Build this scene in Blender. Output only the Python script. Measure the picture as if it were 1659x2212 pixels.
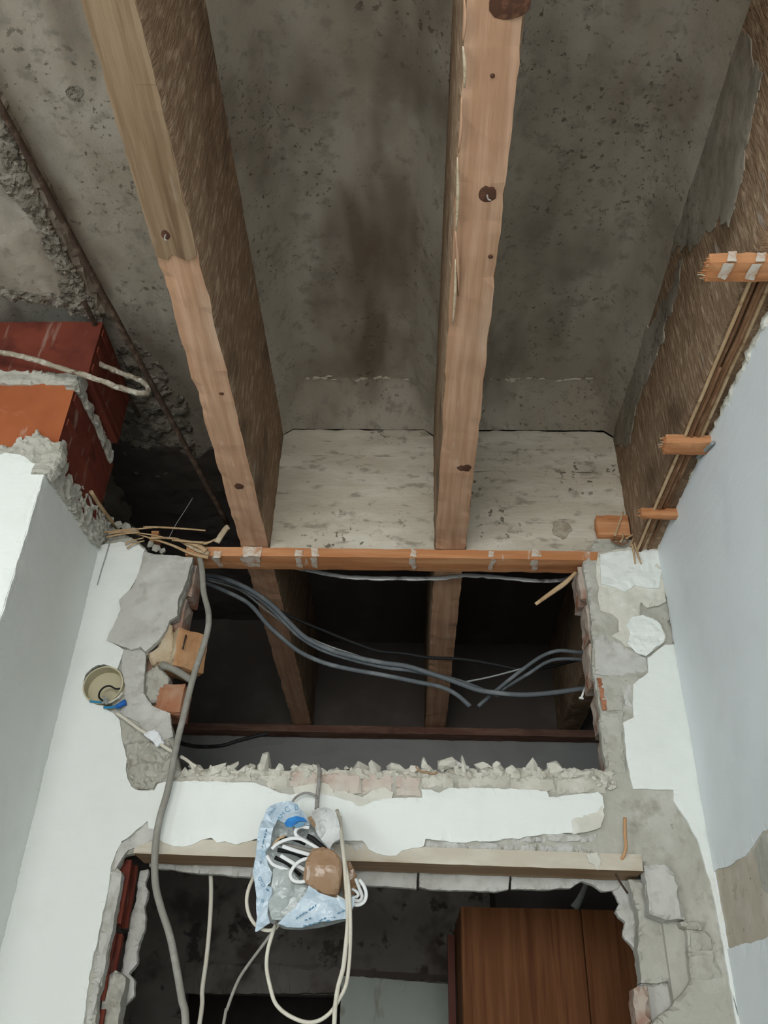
import bpy, bmesh, math, random
import numpy as np
from mathutils import Vector, Matrix, noise as mnoise
from mathutils.geometry import delaunay_2d_cdt

random.seed(7)
for o in list(bpy.data.objects):
    bpy.data.objects.remove(o)
SC = bpy.context.scene
COL = SC.collection

# ------------------------------------------------------------------ camera
CX, CY, FPX = 829.5, 1106.0, 1889.0          # pixels of the 1659 x 2212 frame
CAM = np.array([0.0, 0.0, 1.5])
_Y = np.array([872 - CX, -(2388 - CY), -FPX]); _Y /= np.linalg.norm(_Y)
_Z = np.array([915 - CX, CY + 1679, -FPX]); _Z -= _Y * (_Z @ _Y); _Z /= np.linalg.norm(_Z)
_X = np.cross(_Y, _Z)
RW = np.array([_X, _Y, _Z])
cam = bpy.data.objects.new('camera', bpy.data.cameras.new('camera'))
COL.objects.link(cam)
cam.data.sensor_fit = 'VERTICAL'
cam.data.sensor_height = 36.0
cam.data.lens = FPX * 36.0 / 2212.0
cam.data.clip_start = 0.05
cam.data.clip_end = 60
M4 = Matrix.Identity(4)
for i in range(3):
    for j in range(3):
        M4[i][j] = float(RW[i][j])
    M4[i][3] = float(CAM[i])
cam.matrix_world = M4
SC.camera = cam

# ------------------------------------------------------------------ world, daylight, exposure
wd = bpy.data.worlds.new('world'); SC.world = wd; wd.use_nodes = True
wd.node_tree.nodes['Background'].inputs[0].default_value = (0.75, 0.88, 1.0, 1)
wd.node_tree.nodes['Background'].inputs[1].default_value = 1.0
SC.view_settings.view_transform = 'Standard'
SC.view_settings.look = 'None'
SC.view_settings.exposure = 0.0
SC.view_settings.gamma = 1.0
SC.view_settings.use_curve_mapping = False
SC.cycles.max_bounces = 4
SC.cycles.diffuse_bounces = 3
SC.cycles.glossy_bounces = 2
SC.cycles.use_adaptive_sampling = True
SC.cycles.adaptive_threshold = 0.08
SC.cycles.adaptive_min_samples = 10
SC.cycles.caustics_reflective = False
SC.cycles.caustics_refractive = False

def area(name, loc, rot, sx, sy, power, colr):
    l = bpy.data.lights.new(name, 'AREA'); l.shape = 'RECTANGLE'; l.size = sx; l.size_y = sy
    l.energy = power; l.color = colr
    o = bpy.data.objects.new(name, l); COL.objects.link(o)
    o.location = loc; o.rotation_euler = rot
    return o
# daylight entering by the tall balcony window at the far end of the room behind the camera
area('window_daylight', (-0.47, -2.35, 1.86), (math.radians(90), 0, 0), 2.1, 1.5, 82, (1.0, 0.985, 0.95))
# cool fill added to lift the right wall, set in an invented side window
area('side_fill_light', (-2.44, -0.35, 1.75), (0, math.radians(-90), 0), 1.3, 1.3, 31, (0.86, 0.95, 1.0))

# ------------------------------------------------------------------ helpers
AX = {'x': 0, 'y': 1, 'z': 2}
def at(u, v, axis, val):
    d = RW @ np.array([u - CX, CY - v, -FPX]); k = AX[axis]
    return Vector(CAM + (val - CAM[k]) / d[k] * d)
def pts(pl, axis, val):
    return [at(u, v, axis, val) for u, v in pl]
def tag(o, label=None, cat=None, group=None, kind=None):
    if label: o['label'] = label
    if cat: o['category'] = cat
    if group: o['group'] = group
    if kind: o['kind'] = kind
    return o
def empty(name, loc):
    o = bpy.data.objects.new(name, None); COL.objects.link(o); o.location = loc
    o.empty_display_size = 0.05
    return o
def wloc(o):
    v = Vector(o.location)
    while o.parent:
        o = o.parent; v += Vector(o.location)
    return v
def build(name, verts, faces, mat, parent=None, smooth=False, mi=None, origin='base'):
    vs = [Vector(v) for v in verts]
    lo = Vector([min(v[i] for v in vs) for i in range(3)]); hi = Vector([max(v[i] for v in vs) for i in range(3)])
    og = (lo + hi) / 2
    if origin == 'base' and parent is None: og.z = lo.z
    me = bpy.data.meshes.new(name)
    me.from_pydata([tuple(v - og) for v in vs], [], faces)
    mats = mat if isinstance(mat, (list, tuple)) else [mat]
    for m in mats: me.materials.append(m)
    if mi is not None:
        me.polygons.foreach_set('material_index', mi)
    if smooth:
        me.polygons.foreach_set('use_smooth', [True] * len(me.polygons))
    me.update()
    o = bpy.data.objects.new(name, me); COL.objects.link(o)
    if parent is not None:
        o.parent = parent; o.location = og - wloc(parent)
    else:
        o.location = og
    return o
def n1(x, y, z=0.0, s=1.0):
    return mnoise.noise(Vector((x * s, y * s, z * s)))
def fbm(x, y, z=0.0, s=1.0, oct=3):
    a, r = 1.0, 0.0
    for i in range(oct):
        r += a * mnoise.noise(Vector((x * s, y * s, z * s + 7.3 * i))); a *= 0.5; s *= 2.1
    return r

def to3(a, b, axis, val):
    return Vector((val, a, b)) if axis == 'x' else Vector((a, val, b)) if axis == 'y' else Vector((a, b, val))
def to2(p, axis):
    return (p[1], p[2]) if axis == 'x' else (p[0], p[2]) if axis == 'y' else (p[0], p[1])
def pip(P, loops):
    ins = np.zeros(len(P), bool)
    x, y = P[:, 0], P[:, 1]
    for L in loops:
        A = np.array(L); B = np.roll(A, -1, 0)
        for (x1, y1), (x2, y2) in zip(A, B):
            if y1 == y2: continue
            c = ((y1 > y) != (y2 > y)) & (x < (x2 - x1) * (y - y1) / (y2 - y1) + x1)
            ins ^= c
    return ins
def ragged(L, seg, amp, seed, freq=25.0):
    out = []
    n = len(L)
    for i in range(n):
        a = np.array(L[i]); b = np.array(L[(i + 1) % n]); d = np.linalg.norm(b - a)
        k = max(1, int(d / seg))
        for j in range(k):
            p = a + (b - a) * j / k
            if amp > 0:
                p = p + amp * np.array([fbm(p[0], p[1], seed, freq) , fbm(p[0], p[1], seed + 31, freq)])
            out.append((float(p[0]), float(p[1])))
    return out
def slab(name, loops, axis, val, nsign, thick, mat, parent=None, spacing=0.02, seg=0.008, rag=0.004,
         relief=0.002, rscale=14.0, seed=0.0, edge=0.3, bulge=None, smooth=True, rfreq=25.0, fine=0.0):
    """irregular plate lying in a plane: outline(s) in plane coordinates, front relief, real thickness"""
    LL = [ragged(l, seg, rag, seed + 3.7 * i, rfreq) for i, l in enumerate(loops)]
    allb = np.array([p for l in LL for p in l])
    lo, hi = allb.min(0), allb.max(0)
    rnd = random.Random(int(seed * 10) + 11)
    gx = np.arange(lo[0], hi[0], spacing); gy = np.arange(lo[1], hi[1], spacing)
    G = np.array([(x + rnd.uniform(-.3, .3) * spacing, y + rnd.uniform(-.3, .3) * spacing) for x in gx for y in gy]) if len(gx) and len(gy) else np.zeros((0, 2))
    if len(G):
        G = G[pip(G, LL)]
    V2 = [Vector(p) for p in allb.tolist()] + [Vector(p) for p in G.tolist()]
    E = []; k = 0
    for l in LL:
        m = len(l); E += [(k + i, k + (i + 1) % m) for i in range(m)]; k += m
    nb = k
    r = delaunay_2d_cdt(V2, E, [], 0, 1e-6)
    nv, nf, ov = r[0], r[2], r[3]
    T = np.array([list(f) for f in nf if len(f) == 3])
    NV = np.array([tuple(v) for v in nv])
    T = T[pip(NV[T].mean(1), LL)]
    isb = [any(i < nb for i in src) for src in ov]
    N = len(NV)
    front, back = [], []
    for i in range(N):
        a, b = NV[i]
        h = relief * fbm(a, b, seed, rscale) * 1.4
        if fine: h += fine * fbm(a, b, seed + 9, rscale * 5)
        if bulge: h += bulge(a, b)
        if isb[i]: h -= thick * edge * (0.5 + 0.5 * n1(a, b, seed, 60))
        front.append(to3(a, b, axis, val + nsign * h))
        hb = (bulge(a, b) if bulge else 0)
        back.append(to3(a, b, axis, val + nsign * (hb - thick)))
    fl = (axis == 'y' and nsign < 0) or (axis == 'x' and nsign > 0) or (axis == 'z' and nsign > 0)
    # (a,b) orientation: y-plane (x,z): ccw normal is -y ; x-plane (y,z): +x ; z-plane (x,y): +z
    faces = []
    cnt = {}
    for t in T:
        a, b, c = int(t[0]), int(t[1]), int(t[2])
        pa, pb, pc = NV[a], NV[b], NV[c]
        if (pb[0] - pa[0]) * (pc[1] - pa[1]) - (pb[1] - pa[1]) * (pc[0] - pa[0]) < 0: b, c = c, b
        if not fl: b, c = c, b
        faces.append((a, b, c)); faces.append((a + N, c + N, b + N))
        for e in ((a, b), (b, c), (c, a)): cnt[e] = 1
    for (a, b) in cnt:
        if (b, a) not in cnt: faces.append((b, a, a + N, b + N))
    return build(name, front + back, faces, mat, parent, smooth=False)
def pslab(name, pl, axis, val, nsign, thick, mat, parent=None, **k):
    L = [to2(p if isinstance(p, Vector) else at(p[0], p[1], axis, val), axis) for p in pl]
    return slab(name, [L], axis, val, nsign, thick, mat, parent, **k)
def rbox(name, lo, hi, mat, parent=None, cell=0.03, amp=0.0, scale=20.0, rot=None, seed=0.0, select=None, bevel=0.0, smooth=False, edgeamp=0.0):
    lo = Vector(lo); hi = Vector(hi); c = (lo + hi) / 2; h = (hi - lo) / 2
    n = [max(1, int(round((hi[i] - lo[i]) / cell))) for i in range(3)]
    idx = {}; V = []; F = []; MI = []
    def vid(i, j, k):
        q = (i, j, k)
        if q not in idx:
            p = Vector((-h.x + 2 * h.x * i / n[0], -h.y + 2 * h.y * j / n[1], -h.z + 2 * h.z * k / n[2]))
            ext = [i in (0, n[0]), j in (0, n[1]), k in (0, n[2])]
            w = p + c
            if sum(ext) >= 2 and bevel:
                for a in range(3):
                    if ext[a]: p[a] -= math.copysign(bevel * (0.6 + 0.6 * n1(w.x, w.y, w.z + seed, 30)), p[a])
            if sum(ext) >= 2 and edgeamp:
                for a in range(3):
                    if ext[a]: p[a] -= math.copysign(edgeamp * max(0, fbm(w.x, w.y, w.z + seed, 12)), p[a])
            if amp:
                p += amp * Vector((fbm(w.x, w.y, w.z + seed, scale), fbm(w.x + 50, w.y, w.z + seed, scale), fbm(w.x, w.y + 50, w.z + seed, scale)))
            idx[q] = len(V); V.append(p)
        return idx[q]
    def quad(a, b, c_, d, nrm):
        F.append((a, b, c_, d)); MI.append(nrm)
    for j in range(n[1]):
        for k in range(n[2]):
            quad(vid(0, j, k), vid(0, j, k + 1), vid(0, j + 1, k + 1), vid(0, j + 1, k), '-x')
            quad(vid(n[0], j, k), vid(n[0], j + 1, k), vid(n[0], j + 1, k + 1), vid(n[0], j, k + 1), '+x')
    for i in range(n[0]):
        for k in range(n[2]):
            quad(vid(i, 0, k), vid(i + 1, 0, k), vid(i + 1, 0, k + 1), vid(i, 0, k + 1), '-y')
            quad(vid(i, n[1], k), vid(i, n[1], k + 1), vid(i + 1, n[1], k + 1), vid(i + 1, n[1], k), '+y')
        for j in range(n[1]):
            quad(vid(i, j, 0), vid(i, j + 1, 0), vid(i + 1, j + 1, 0), vid(i + 1, j, 0), '-z')
            quad(vid(i, j, n[2]), vid(i + 1, j, n[2]), vid(i + 1, j + 1, n[2]), vid(i, j + 1, n[2]), '+z')
    R = rot.to_matrix() if rot is not None and not isinstance(rot, Matrix) else rot
    W = [((R @ v) if R is not None else v) + c for v in V]
    mi = None
    if select:
        mi = [select(MI[q], sum((W[i] for i in f), Vector()) / 4) for q, f in enumerate(F)]
    return build(name, W, F, mat, parent, mi=mi, smooth=smooth)
def spline(P, sub=8):
    P = [Vector(p) for p in P]
    if len(P) < 3: return P
    out = []
    Q = [2 * P[0] - P[1]] + P + [2 * P[-1] - P[-2]]
    for i in range(1, len(Q) - 2):
        a, b, c, d = Q[i - 1], Q[i], Q[i + 1], Q[i + 2]
        for s in range(sub):
            t = s / sub
            out.append(0.5 * ((2 * b) + (c - a) * t + (2 * a - 5 * b + 4 * c - d) * t * t + (3 * b - a - 3 * c + d) * t ** 3))
    out.append(P[-1])
    return out
def tube(name, P, r, mat, parent=None, res=8, sub=6, flat=1.0, smooth=True, rfun=None, straight=False, lump=0.0):
    C = [Vector(p) for p in P] if straight else spline(P, sub)
    V = []; F = []
    t0 = (C[1] - C[0]).normalized()
    nrm = t0.orthogonal().normalized()
    if abs(t0.y) < 0.9:
        nrm = (Vector((0, -1, 0)) - t0 * t0.dot(Vector((0, -1, 0)))).normalized()
    for i, p in enumerate(C):
        t = (C[min(i + 1, len(C) - 1)] - C[max(i - 1, 0)]).normalized()
        nrm = (nrm - t * nrm.dot(t)).normalized()
        bn = t.cross(nrm)
        rr = r * (rfun(i / (len(C) - 1)) if rfun else 1.0)
        for k in range(res):
            a = 2 * math.pi * k / res
            q = rr * (1 + (lump * n1(p.x * 1.0, p.y + k, p.z, 70) if lump else 0))
            V.append(p + nrm * math.cos(a) * q * flat + bn * math.sin(a) * q)
    m = len(C)
    for i in range(m - 1):
        for k in range(res):
            k2 = (k + 1) % res
            F.append((i * res + k, i * res + k2, (i + 1) * res + k2, (i + 1) * res + k))
    F.append(tuple(range(res - 1, -1, -1))); F.append(tuple((m - 1) * res + k for k in range(res)))
    o = build(name, V, F, mat, parent, smooth=smooth)
    return o
def stone(name, c, s, mat, parent=None, seed=0, n=14, stretch=(1, 1, 1), rot=True):
    rnd = random.Random(seed)
    bm = bmesh.new()
    for i in range(n):
        v = Vector((rnd.gauss(0, 1), rnd.gauss(0, 1), rnd.gauss(0, 1))).normalized() * rnd.uniform(.75, 1.0)
        bm.verts.new(Vector((v.x * s * stretch[0], v.y * s * stretch[1], v.z * s * stretch[2])))
    r = bmesh.ops.convex_hull(bm, input=bm.verts)
    bmesh.ops.delete(bm, geom=[e for e in r['geom_interior'] if isinstance(e, bmesh.types.BMVert)], context='VERTS')
    bm.verts.index_update()
    E = Matrix.Rotation(rnd.uniform(0, 6.28) if rot else 0, 3, 'Y')
    V = [E @ v.co + Vector(c) for v in bm.verts]; F = [tuple(v.index for v in f.verts) for f in bm.faces]
    bm.free()
    return build(name, V, F, mat, parent)

# ------------------------------------------------------------------ materials
def mk(name, base, layers=(), rough=0.85, bump=0.2, bscale=80.0, bstretch=(1, 1, 1), spec=0.12, dist=0.002, alpha=None, trans=0.0, coord='Object', fine=None):
    """base colour plus a stack of (colour, scale, lo, hi, stretch, strength) noise layers"""
    m = bpy.data.materials.new(name); m.use_nodes = True
    nt = m.node_tree; N = nt.nodes; Lk = nt.links
    b = N['Principled BSDF']
    tc = N.new('ShaderNodeTexCoord')
    src = tc.outputs['Object']
    if coord == 'World':
        g = N.new('ShaderNodeNewGeometry'); src = g.outputs['Position']
    cur = None
    prev = base
    for i, L in enumerate(layers):
        colr, sc, lo, hi = L[:4]
        st = L[4] if len(L) > 4 else (1, 1, 1); sg = L[5] if len(L) > 5 else 1.0; kind = L[6] if len(L) > 6 else 'noise'
        mp = N.new('ShaderNodeMapping'); mp.inputs['Scale'].default_value = st
        mp.inputs['Location'].default_value = (1.7 * i + len(name) * .37, 0.9 * i, 2.3 * i)
        Lk.new(src, mp.inputs['Vector'])
        if kind == 'noise':
            tx = N.new('ShaderNodeTexNoise'); tx.inputs['Scale'].default_value = sc; tx.inputs['Detail'].default_value = 3; tx.inputs['Roughness'].default_value = 0.62
            fac = tx.outputs['Fac']
        else:
            tx = N.new('ShaderNodeTexVoronoi'); tx.inputs['Scale'].default_value = sc
            fac = tx.outputs['Distance']
        Lk.new(mp.outputs['Vector'], tx.inputs['Vector'])
        mr = N.new('ShaderNodeMapRange'); mr.inputs['From Min'].default_value = lo; mr.inputs['From Max'].default_value = hi
        mr.inputs['To Max'].default_value = sg
        Lk.new(fac, mr.inputs['Value'])
        mx = N.new('ShaderNodeMix'); mx.data_type = 'RGBA'
        fo = mr.outputs['Result']
        if len(L) > 7:
            t2 = N.new('ShaderNodeTexNoise'); t2.inputs['Scale'].default_value = L[7]; t2.inputs['Detail'].default_value = 2
            Lk.new(mp.outputs['Vector'], t2.inputs['Vector'])
            m2 = N.new('ShaderNodeMapRange'); m2.inputs['From Min'].default_value = .47; m2.inputs['From Max'].default_value = .60
            Lk.new(t2.outputs['Fac'], m2.inputs['Value'])
            mu = N.new('ShaderNodeMath'); mu.operation = 'MULTIPLY'
            Lk.new(fo, mu.inputs[0]); Lk.new(m2.outputs['Result'], mu.inputs[1]); fo = mu.outputs[0]
        Lk.new(fo, mx.inputs['Factor'])
        if cur is None: mx.inputs['A'].default_value = (*base, 1)
        else: Lk.new(cur, mx.inputs['A'])
        mx.inputs['B'].default_value = (*colr, 1)
        cur = mx.outputs['Result']
    if cur is None: b.inputs['Base Color'].default_value = (*base, 1)
    else: Lk.new(cur, b.inputs['Base Color'])
    b.inputs['Roughness'].default_value = rough
    b.inputs['Specular IOR Level'].default_value = spec
    if trans: b.inputs['Transmission Weight'].default_value = trans
    if alpha is not None: b.inputs['Alpha'].default_value = alpha
    if bump:
        mp = N.new('ShaderNodeMapping'); mp.inputs['Scale'].default_value = bstretch
        Lk.new(src, mp.inputs['Vector'])
        tx = N.new('ShaderNodeTexNoise'); tx.inputs['Scale'].default_value = bscale; tx.inputs['Detail'].default_value = 3; tx.inputs['Roughness'].default_value = 0.65
        Lk.new(mp.outputs['Vector'], tx.inputs['Vector'])
        bp = N.new('ShaderNodeBump'); bp.inputs['Strength'].default_value = bump; bp.inputs['Distance'].default_value = dist
        Lk.new(tx.outputs['Fac'], bp.inputs['Height'])
        Lk.new(bp.outputs['Normal'], b.inputs['Normal'])
    return m

G = (1, 6, 6)
m_white = mk('white_paint', (0.79, 0.825, 0.79), [((0.73, 0.77, 0.73), 5, .5, .75), ((0.60, 0.60, 0.55), 30, .72, .8, (1, 1, .4), .5)], rough=.55, bump=.25, bscale=9, bstretch=(1, 1, 3), dist=.004)
m_blue = mk('cool_white_paint', (0.79, 0.84, 0.86), [((0.73, 0.78, 0.80), 4, .5, .75), ((0.45, 0.46, 0.44), 45, .74, .8, (1, 1, .3), .6)], rough=.5, bump=.3, bscale=12, bstretch=(1, 1, 2.5), dist=.004)
m_cream = mk('cream_plaster', (0.66, 0.65, 0.57), [((0.55, 0.54, 0.48), 9, .5, .7), ((0.72, 0.72, 0.66), 22, .55, .7)], bump=.4, bscale=60)
m_cement = mk('beige_cement_render', (0.43, 0.42, 0.365), [((0.52, 0.51, 0.46), 7, .48, .68), ((0.33, 0.315, 0.26), 16, .56, .74), ((0.24, 0.22, 0.18), 55, .66, .74, (1, 1, 1), .7)], bump=.7, bscale=70, dist=.004)
m_lime = mk('grey_lime_mortar', (0.50, 0.495, 0.46), [((0.60, 0.60, 0.565), 8, .48, .7), ((0.40, 0.39, 0.35), 18, .56, .72)], bump=.6, bscale=50, dist=.004)
m_rubble = mk('mortar_rubble', (0.52, 0.50, 0.43), [((0.64, 0.62, 0.55), 12, .45, .7), ((0.36, 0.33, 0.27), 20, .58, .72)], bump=.5, bscale=120)
m_conc = mk('grey_cast_concrete', (0.32, 0.282, 0.225), [((0.39, 0.355, 0.30), 2.6, .45, .65, (1.4, .8, 1)), ((0.145, 0.12, 0.092), 3.4, .50, .72, (1.2, .7, 1), .8), ((0.125, 0.092, 0.068), 2.2, .52, .66, (1.7, .6, 1), .75),
     ((0.19, 0.17, 0.14), 24, .54, .68, (1, 1, 1), .6), ((0.055, 0.045, 0.034), 48, .60, .66, (1, 1, 1), .65, 'noise', 4), ((0.07, 0.06, 0.045), 80, .62, .68, (1, 1, 1), .8, 'noise', 3), ((0.42, 0.40, 0.36), 90, .69, .75, (1, 1, 1), .5)], rough=.9, bump=.5, bscale=55, dist=.003, coord='World')
m_concf = mk('pale_cast_concrete', (0.50, 0.45, 0.36), [((0.60, 0.555, 0.465), 4, .45, .62, (.6, 1, 2.5)), ((0.33, 0.295, 0.23), 5, .50, .72, (.5, 1, 1.4), .6), ((0.20, 0.175, 0.13), 28, .56, .68, (.6, 1, 1.5), .6), ((0.10, 0.085, 0.06), 36, .60, .65, (1, 1, 1), .85, 'noise', 5)], rough=.9, bump=.6, bscale=40, bstretch=(.6, 1, 2.2), dist=.004, coord='World')  # paler pour, with the stronger light on the end faces put into its colour
m_concr = mk('broken_rough_concrete', (0.165, 0.145, 0.115), [((0.26, 0.235, 0.195), 22, .45, .6), ((0.08, 0.07, 0.055), 30, .55, .66)], bump=1.0, bscale=60, dist=.012, coord='World')
WST = (14, .7, 14)
m_joist = mk('sawn_pine_face', (0.44, 0.255, 0.155), [((0.54, 0.335, 0.22), 4, .42, .62, WST), ((0.33, 0.18, 0.10), 3.2, .55, .72, WST, .8), ((0.58, 0.43, 0.32), 3, .55, .7, (2, .6, 2), .5), ((0.19, 0.10, 0.06), 2.5, .58, .75, (1.5, 1, 1.5), .5), ((0.58, 0.53, 0.46), 9, .66, .72, (3, .5, 3), .5)], rough=.8, bump=.4, bscale=6, bstretch=(20, 1, 20), dist=.003)
m_joisttan = mk('weathered_pine_face', (0.23, 0.15, 0.088), [((0.31, 0.215, 0.135), 4, .42, .62, WST), ((0.15, 0.09, 0.05), 3.2, .52, .7, WST, .9), ((0.46, 0.39, 0.31), 8, .62, .72, (3, .5, 3), .4)], rough=.85, bump=.5, bscale=6, bstretch=(20, 1, 20), dist=.003)
m_side = mk('rough_sawn_pine_side', (0.26, 0.17, 0.105), [((0.42, 0.30, 0.20), 30, .5, .66, (1.4, 1.4, .6)), ((0.11, 0.07, 0.042), 4, .5, .7, (1, .7, 1), .8), ((0.38, 0.31, 0.24), 34, .62, .72, (2.2, 2.2, .5), .6), ((0.40, 0.37, 0.33), 6, .66, .72, (1, 3, .8), .5)], rough=.9, bump=1.0, bscale=40, bstretch=(1, 2, .5), dist=.008)
m_batten = mk('orange_pine_batten', (0.47, 0.20, 0.085), [((0.58, 0.30, 0.15), 3, .45, .65, (.8, 10, 10)), ((0.32, 0.125, 0.055), 3, .54, .72, (1, 6, 6), .8), ((0.62, 0.58, 0.52), 7, .63, .68, (2.4, .6, .6), .7)], rough=.75, bump=.3, bscale=6, bstretch=(1, 18, 18), dist=.002)
m_smear = mk('lime_washed_pine', (0.46, 0.27, 0.16), [((0.60, 0.55, 0.48), 40, .40, .60)], rough=.85, bump=.3)
m_batdark = mk('dusty_dark_batten', (0.17, 0.09, 0.065), [((0.25, 0.15, 0.11), 4, .45, .65, (1, 8, 8)), ((0.09, 0.05, 0.04), 6, .55, .7)], rough=.9, bump=.4)
m_lintel = mk('plastered_wood_face', (0.53, 0.48, 0.39), [((0.61, 0.57, 0.49), 6, .45, .65, (1, 1, 3)), ((0.42, 0.33, 0.22), 8, .58, .74, (.5, 3, 3), .8)], bump=.4, bscale=60)
m_lintelb = mk('brown_lintel_wood', (0.31, 0.20, 0.115), [((0.40, 0.275, 0.17), 3, .45, .65, (.7, 14, 14)), ((0.21, 0.13, 0.07), 3, .56, .72, (1, 10, 10))], rough=.6, bump=.3, bscale=8, bstretch=(1, 16, 16))
m_brick2 = mk('dusty_orange_brick', (0.38, 0.17, 0.095), [((0.44, 0.26, 0.17), 14, .48, .66), ((0.27, 0.10, 0.055), 18, .56, .7)], bump=.6, bscale=60)
m_block = mk('orange_wood_block', (0.46, 0.25, 0.125), [((0.54, 0.33, 0.18), 6, .45, .65, (3, 3, .8)), ((0.36, 0.18, 0.08), 9, .58, .74)], rough=.7, bump=.25)
m_tan = mk('tan_broken_wood', (0.50, 0.40, 0.27), [((0.58, 0.49, 0.36), 20, .45, .65), ((0.30, 0.21, 0.13), 30, .6, .7)], bump=.8, bscale=60, dist=.005)
m_reed = mk('dry_reed', (0.47, 0.32, 0.18), [((0.58, 0.43, 0.27), 12, .45, .65), ((0.26, 0.15, 0.08), 20, .58, .72)], rough=.7, bump=.2)
m_reedd = mk('dark_reed', (0.20, 0.105, 0.055), [((0.32, 0.19, 0.11), 12, .48, .66)], rough=.8, bump=.2)
m_brick = mk('orange_clay_brick', (0.37, 0.115, 0.045), [((0.29, 0.08, 0.034), 4, .45, .68), ((0.42, 0.16, 0.075), 12, .6, .72), ((0.50, 0.38, 0.30), 9, .66, .74, (3, 3, .7), .6)], rough=.75, bump=.3, bscale=60)
m_brickd = mk('dark_red_clay_brick', (0.15, 0.037, 0.024), [((0.20, 0.05, 0.03), 4, .45, .68), ((0.33, 0.24, 0.19), 8, .62, .74, (4, 4, .5), .7), ((0.09, 0.024, 0.017), 9, .55, .7)], rough=.75, bump=.35, bscale=10, bstretch=(6, 6, 1))
m_brickp = mk('dusty_clay_brick', (0.34, 0.21, 0.155), [((0.45, 0.38, 0.32), 12, .42, .58), ((0.30, 0.13, 0.08), 14, .56, .7)], bump=.7, bscale=50, dist=.004)
m_brickc = mk('pale_pink_brick_face', (0.53, 0.44, 0.38), [((0.57, 0.52, 0.45), 8, .45, .62), ((0.44, 0.32, 0.26), 12, .58, .74)], bump=.5, bscale=60)
m_rust = mk('rusty_rebar', (0.05, 0.033, 0.024), [((0.10, 0.07, 0.05), 40, .5, .65), ((0.05, 0.03, 0.022), 30, .55, .7)], rough=.9, bump=.8, bscale=150)
m_rustm = mk('mortar_caked_rebar', (0.33, 0.29, 0.22), [((0.52, 0.49, 0.42), 40, .48, .6), ((0.15, 0.10, 0.07), 35, .55, .66)], rough=.9, bump=1.0, bscale=120, dist=.004)
m_cabg = mk('grey_cable', (0.26, 0.25, 0.22), [((0.33, 0.32, 0.29), 30, .5, .7)], rough=.55, bump=.05)
m_cabb = mk('blue_grey_conduit', (0.11, 0.125, 0.135), [((0.18, 0.195, 0.205), 14, .5, .68), ((0.09, 0.10, 0.105), 20, .6, .72)], rough=.5, bump=.1)
m_cabk = mk('black_cable', (0.012, 0.012, 0.013), rough=.6, bump=0, spec=.2)
m_cabw = mk('cream_cable', (0.62, 0.59, 0.50), [((0.55, 0.51, 0.42), 30, .5, .7)], rough=.5, bump=0)
m_cabww = mk('white_cable', (0.76, 0.78, 0.78), rough=.45, bump=0)
m_tape = mk('brown_packing_tape', (0.30, 0.185, 0.105), [((0.37, 0.24, 0.15), 14, .48, .66)], rough=.22, bump=.25, bscale=14, dist=.006, spec=.5)
m_wtape = mk('white_tape', (0.74, 0.77, 0.79), rough=.4, bump=.1)
m_bag = mk('pale_blue_plastic_film', (0.42, 0.53, 0.62), [((0.56, 0.65, 0.72), 12, .45, .65), ((0.27, 0.40, 0.52), 18, .56, .70)], rough=.28, bump=.6, bscale=30, dist=.006, spec=.5)
m_bagin = mk('milky_plastic_film', (0.38, 0.42, 0.41), [((0.50, 0.54, 0.53), 14, .48, .66)], rough=.25, bump=.5, bscale=30, dist=.006, spec=.5)
m_bagw = mk('white_crumpled_film', (0.70, 0.72, 0.71), [((0.58, 0.60, 0.59), 16, .5, .68)], rough=.35, bump=.7, bscale=28, dist=.008)
m_print = mk('blue_print', (0.02, 0.16, 0.46), [((0.03, 0.22, 0.56), 30, .5, .6)], rough=.4, bump=0)
m_print2 = mk('faded_blue_print', (0.13, 0.28, 0.42), rough=.4, bump=0)
m_bluep = mk('blue_connector_plastic', (0.02, 0.12, 0.42), [((0.04, 0.2, 0.55), 30, .5, .7)], rough=.4, bump=0)
m_bluew = mk('light_blue_wire', (0.03, 0.22, 0.40), rough=.4, bump=0)
m_box = mk('yellowed_box_plastic', (0.50, 0.46, 0.32), [((0.42, 0.385, 0.26), 12, .5, .68)], rough=.45, bump=.05)
m_greyw = mk('dusty_grey_wire', (0.30, 0.32, 0.31), rough=.7, bump=.3)
m_steel = mk('dull_steel', (0.30, 0.29, 0.27), [((0.2, 0.16, 0.12), 40, .5, .7)], rough=.5, bump=.2)
m_nailw = mk('bright_nail', (0.75, 0.75, 0.73), rough=.3, bump=0)
m_floor = mk('dusty_floor', (0.40, 0.385, 0.35), [((0.48, 0.465, 0.43), 3, .45, .65)], bump=.3)
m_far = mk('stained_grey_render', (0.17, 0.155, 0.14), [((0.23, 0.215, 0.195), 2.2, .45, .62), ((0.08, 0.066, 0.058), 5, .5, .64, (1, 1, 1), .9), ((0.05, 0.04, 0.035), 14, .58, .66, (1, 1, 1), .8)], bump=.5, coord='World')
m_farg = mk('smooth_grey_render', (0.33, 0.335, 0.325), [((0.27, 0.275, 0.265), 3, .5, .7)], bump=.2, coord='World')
m_green = mk('pale_green_paint', (0.47, 0.52, 0.47), [((0.40, 0.45, 0.40), 4, .48, .66), ((0.23, 0.20, 0.13), 5, .60, .66, (1.6, 1, .6), .8)], rough=.6, bump=.2, coord='World')
m_dark = mk('dark_soot_render', (0.085, 0.072, 0.064), [((0.12, 0.105, 0.095), 3, .5, .7)], bump=.3)  # near-black tone that carries the rear room's shade in its colour
m_ward = mk('brown_wardrobe_veneer', (0.15, 0.062, 0.026), [((0.20, 0.088, 0.038), 3, .45, .65, (16, 16, .7)), ((0.10, 0.036, 0.018), 3, .56, .72, (12, 12, .6), .8)], rough=.6, spec=.05, bump=.12, bscale=6, bstretch=(20, 20, 1), dist=.001)
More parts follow.
